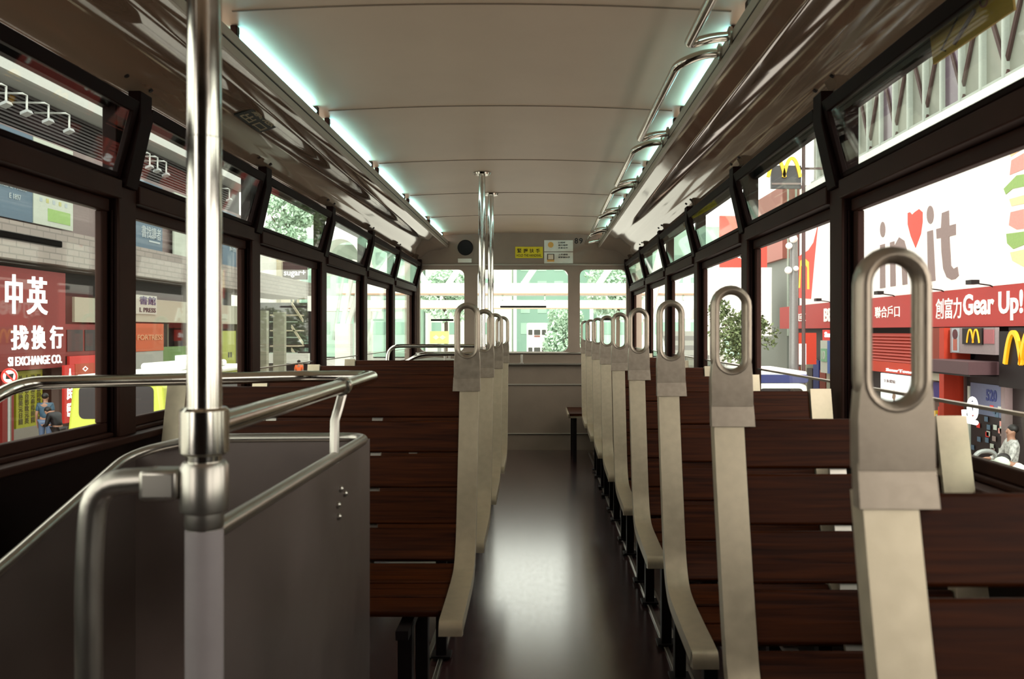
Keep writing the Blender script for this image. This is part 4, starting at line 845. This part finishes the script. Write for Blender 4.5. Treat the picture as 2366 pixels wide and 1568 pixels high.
t = shape('R', 'awning', 'Dark shop awning box under the board with the yellow emblem', 'awning', [('box', (8.6, 9.38, 17.42, 19.5, .12, .38), flat('purple brown awning', 88, 58, 62)), ('soffit', (8.65, 9.38, 17.45, 19.48, .08, .12), BLACK)], (9.1, 18.5, .1))
b = Board('R', 'shop_window', 'Dark shop window covered with bluish posters behind the bright ring light', 'window', 17.45, 19.4, -1.7, .05, 9.5, flat('dark shop glass', 32, 20, 22))
b.slab(.15, .80, .52, .90, 0, .02, 'poster', flat('grey blue poster', 120, 130, 160)); b.text('520', .5, .72, .70, .84, NAVY, .03, .03); b.slab(.8, .95, .6, .9, 0, .02, 'poster', flat('ochre poster', 150, 110, 30))
rnd = random.Random(3)
for k in range(22): x, y = rnd.uniform(.12, .85), rnd.uniform(.05, .6); b.slab(x, x+.07, y, y+.06, .02, .03, 'goods', rnd.choice([ROS, POST, RED, BLUE, GRY]))
b.slab(.02, .05, 0, 1, 0, .05, 'frame', BRC); b.slab(.95, .98, 0, 1, 0, .05, 'frame', BRC); b.slab(.10, .14, 0, .85, 0, .04, 'frame', POST)
t = empty('neon_sign', (8.9, 17.9, -.8), 'Glowing white ring-shaped lamp sign in front of the dark shop window', 'neon sign'); NE = glow('white neon', (1, .97, .95), 1.6)
cy, cz0 = 17.95, -.60
for r_, tr in ((.17, .035), (.085, .028)): MB().tube([(8.95, cy+r_*math.cos(2*PI*i/24), cz0+r_*1.25*math.sin(2*PI*i/24)) for i in range(24)], tr, 8, closed=True, up=(1, 0, 0)).build('neon_ring', NE, t)
MB().tube([(8.95, 18.15, -.84), (8.95, 18.3, -.80), (8.95, 18.32, -.66)], .05, 8).tube([(8.95, 17.8, -.88), (8.95, 18.3, -.88)], .05, 8).build('neon_stroke', NE, t)
b = Board('R', 'shop_sign', 'Dark column sign with yellow curved emblem at the right edge', 'sign', 15.9, 17.2, -.10, 1.0, 9.1, BLACK); b.arch(.20, 1.1, .42, .98, mat('lit golden yellow', (.75, .38, .01), .5, emit=(1, .55, .01), es=.10), .07, .06)
shape('R', 'storefront', 'Dark brown shop front at the far right under the banner', 'shop front', [('wall', (9.4, 9.8, 12, 17.4, GZ, 1.08), RECESS), ('kick_plate', (9.3, 9.42, 12, 19.5, GZ, -1.72), BRC), ('jamb', (9.25, 9.4, 17.25, 17.4, GZ, .05), MAUVE)], (9.6, 15, GZ))
# shops further along, px 1850-1945
b = Board('R', 'shop_sign', 'Small red and white shop sign under the far end of the red banner', 'sign', 27.2, 28.6, .70, 1.05, 9.3, RED); b.text('Smart', .2, .9, .3, .8, TXTW, .03, .03)
b = Board('R', 'poster', 'Blue and green poster below the red and white shop sign', 'poster', 27.3, 28.5, -.35, .70, 9.2, POST); b.slab(.62, 1, 0, 1, 0, .02, 'blue_panel', flat('mid blue panel', 75, 115, 190)); b.slab(.08, .55, .35, .75, 0, .02, 'green_print', flat('mint print', 150, 215, 170)); b.text('10', .18, .42, .42, .68, POST, .03, .02)
b = Board('F', 'hanging_sign', 'Square red-orange sign board hanging over the pavement beyond the lamp post', 'sign', 8.2, 8.75, -.05, .95, 27.5, ORG, .12)
b = Board('F', 'hanging_sign', 'Round-ended white lit sign beside the red-orange hanging board', 'sign', 7.92, 8.12, -.02, .62, 26.5, WHITE, .1)
shape('R', 'storefront', 'Cluttered shop front with tall dark and pale panels beyond the pavement', 'shop front', [('panel', (9.4, 9.8, 19.2+8+.7*k, 19.8+8+.7*k, GZ, -.3+.3*(k % 2)), [RECESS, CREAMS, ORD, flat('deep blue panel', 40, 60, 140)][k % 4]) for k in range(7)], (9.6, 29, GZ))
b = Board('F', 'hanging_sign', 'Dark hanging sign with yellow curved emblem high over the right pavement', 'sign', 7.46, 8.42, 5.62, 6.36, 28, flat('slate sign', 88, 86, 90), .15); b.arch(-.15, .98, .48, 1.30, GOLD, .10, .06)
b.slab(0, 1, .16, .24, 0, .02, 'stripe', GRY); MB().box(8.40, 10.45, 28.0, 28.1, 6.24, 6.30).build('bracket', BRC, b.t)
b = Board('F', 'billboard', 'Red advertising board with white cloud shapes in the third right window', 'billboard', 7.45, 9.4, 3.65, 5.8, 36, RD, .2)
for cx, cy_, r_ in ((.48, .62, .11), (.60, .70, .13), (.70, .60, .12), (.42, .30, .12), (.56, .24, .14), (.68, .32, .12), (.58, .16, .1)): b.poly([(cx+r_*math.cos(2*PI*i/14), cy_+r_*math.sin(2*PI*i/14)) for i in range(14)], 0, .02, 'white_print', WHITE)
shape('R', 'wall_panel', 'White wall under the red advertising board', 'wall', [('slab', (7.3, 9.6, 36.0, 40, .8, 3.65), WHITE)], (8.4, 37, .8))
t = shape('R', 'building', 'Grey-green corrugated block behind the lamp post', 'building', [('wall', (10.8, 16, 38, 46, GZ, 4.2), flat('grey green cladding', 165, 178, 168)), ('pink_wall', (10.6, 16, 38, 46, 4.2, 7.4), flat('salmon cladding', 215, 140, 125))]+[('rib', (10.8+.35*k, 10.86+.35*k, 37.92, 38, .8, 7.4), GRN) for k in range(9)], (13, 42, GZ))
t = empty('lamp_post', (7.3, 25, GZ), 'Thick pale grey lamp post with white signal lamps outside the second right window', 'lamp post')
MB().lathe([(.15, GZ), (.13, 1), (.11, 3.7)], (7.3, 25, 0), seg=14).build('post', STEEL, t)
for x, z, r_ in ((7.25, 3.65, .12), (7.12, 3.45, .10), (7.10, 2.75, .11), (7.32, 2.8, .08)): MB().ball((x, 24.85, z), r_).build('lamp', WHITE, t)
t = empty('street_post', (7.28, 24, GZ), 'Thin dark post right beside the pale lamp post', 'post'); MB().lathe([(.055, GZ), (.05, 7)], (7.28, 24, 0), seg=10).build('shaft', BRC, t); MB().lathe([(.075, -1.1), (.075, -.9)], (7.28, 24, 0), seg=10).build('band', STEEL, t)
tree('Bushy street tree with thin branches seen through the second right grab handle', 7.2, 31, GZ, 1.05, (1.25, 1.2, 1.3), 2400, flat('olive leaf', 130, 150, 100, .7, noise=.35, nscale=4), .10, 9)
v = empty('van', (6.05, 23.5, GZ), 'White van with a blue roof edge outside the second right window', 'van')
shell(5.3, 6.9, 22, 26, GZ+.25, -.20, .2, .1).build('body', WHITE, v, bevel=.03); MB().prism(rrect(5.4, 6.8, -.32, -.10, .08), 'y', 21.98, 25.5).build('roof_stripe', flat('violet blue stripe', 70, 80, 150), v, bevel=.02); MB().prism(rrect(5.44, 6.76, -.12, -.02, .04), 'y', 22.0, 25.4).build('roof', WHITE, v, bevel=.02)
MB().prism(rrect(5.55, 6.65, -1.15, -.45, .1), 'y', 21.96, 22.2).build('rear_window', WGL, v)
for X in (5.32, 6.65):
    for Y in (22.9, 25.1): MB().lathe([(.33, 0), (.33, .2)], (X, Y, GZ+.19), 'x', 20).build('wheel', BLACK, v)
t = empty('staircase', (6, 33, GZ), 'Pale outdoor staircase rising beyond the third right window', 'staircase')
for k in range(16): MB().box(5.2, 7.0, 33+.3*k, 33.32+.3*k, GZ+.1+.2*k, GZ+.3+.2*k).build('step', flat('pale stair', 190, 195, 182) if k % 2 else flat('grey stair', 150, 152, 145), t)
MB().prism([(33, GZ+1.0), (38, GZ+4.3), (38, GZ+4.1), (33, GZ+.8)], 'x', 5.0, 5.08).build('handrail', GRN, t)
t = empty('canopy', (5.6, 42, 5), 'White sloping canopy strut seen through the upper right vents', 'canopy')
MB().tube([(5.2, 42, 2.0), (6.4, 42, 6.8), (9.5, 42, 9.2)], .28, 8, fillet=.8).build('strut', WHITE, t); MB().box(4.6, 7.5, 42.2, 43, 1.6, 2.4).build('deck', WB, t); MB().lathe([(.2, GZ), (.2, 1.6)], (5.2, 42.5, 0), seg=12).build('column', WB, t)
f = empty('barrier', (6.72, 13.1, GZ), 'Grey tube hoop barrier beside the white-jacketed person on the right', 'barrier')
MB().tube([(6.55, 13.1, GZ), (6.55, 13.1, -.82), (6.9, 13.1, -.80), (6.9, 13.1, GZ)], .035, 10, fillet=.25).build('hoop', STEEL, f); MB().box(6.55, 6.9, 13.08, 13.12, -1.25, -1.12).build('plate', STEEL, f)
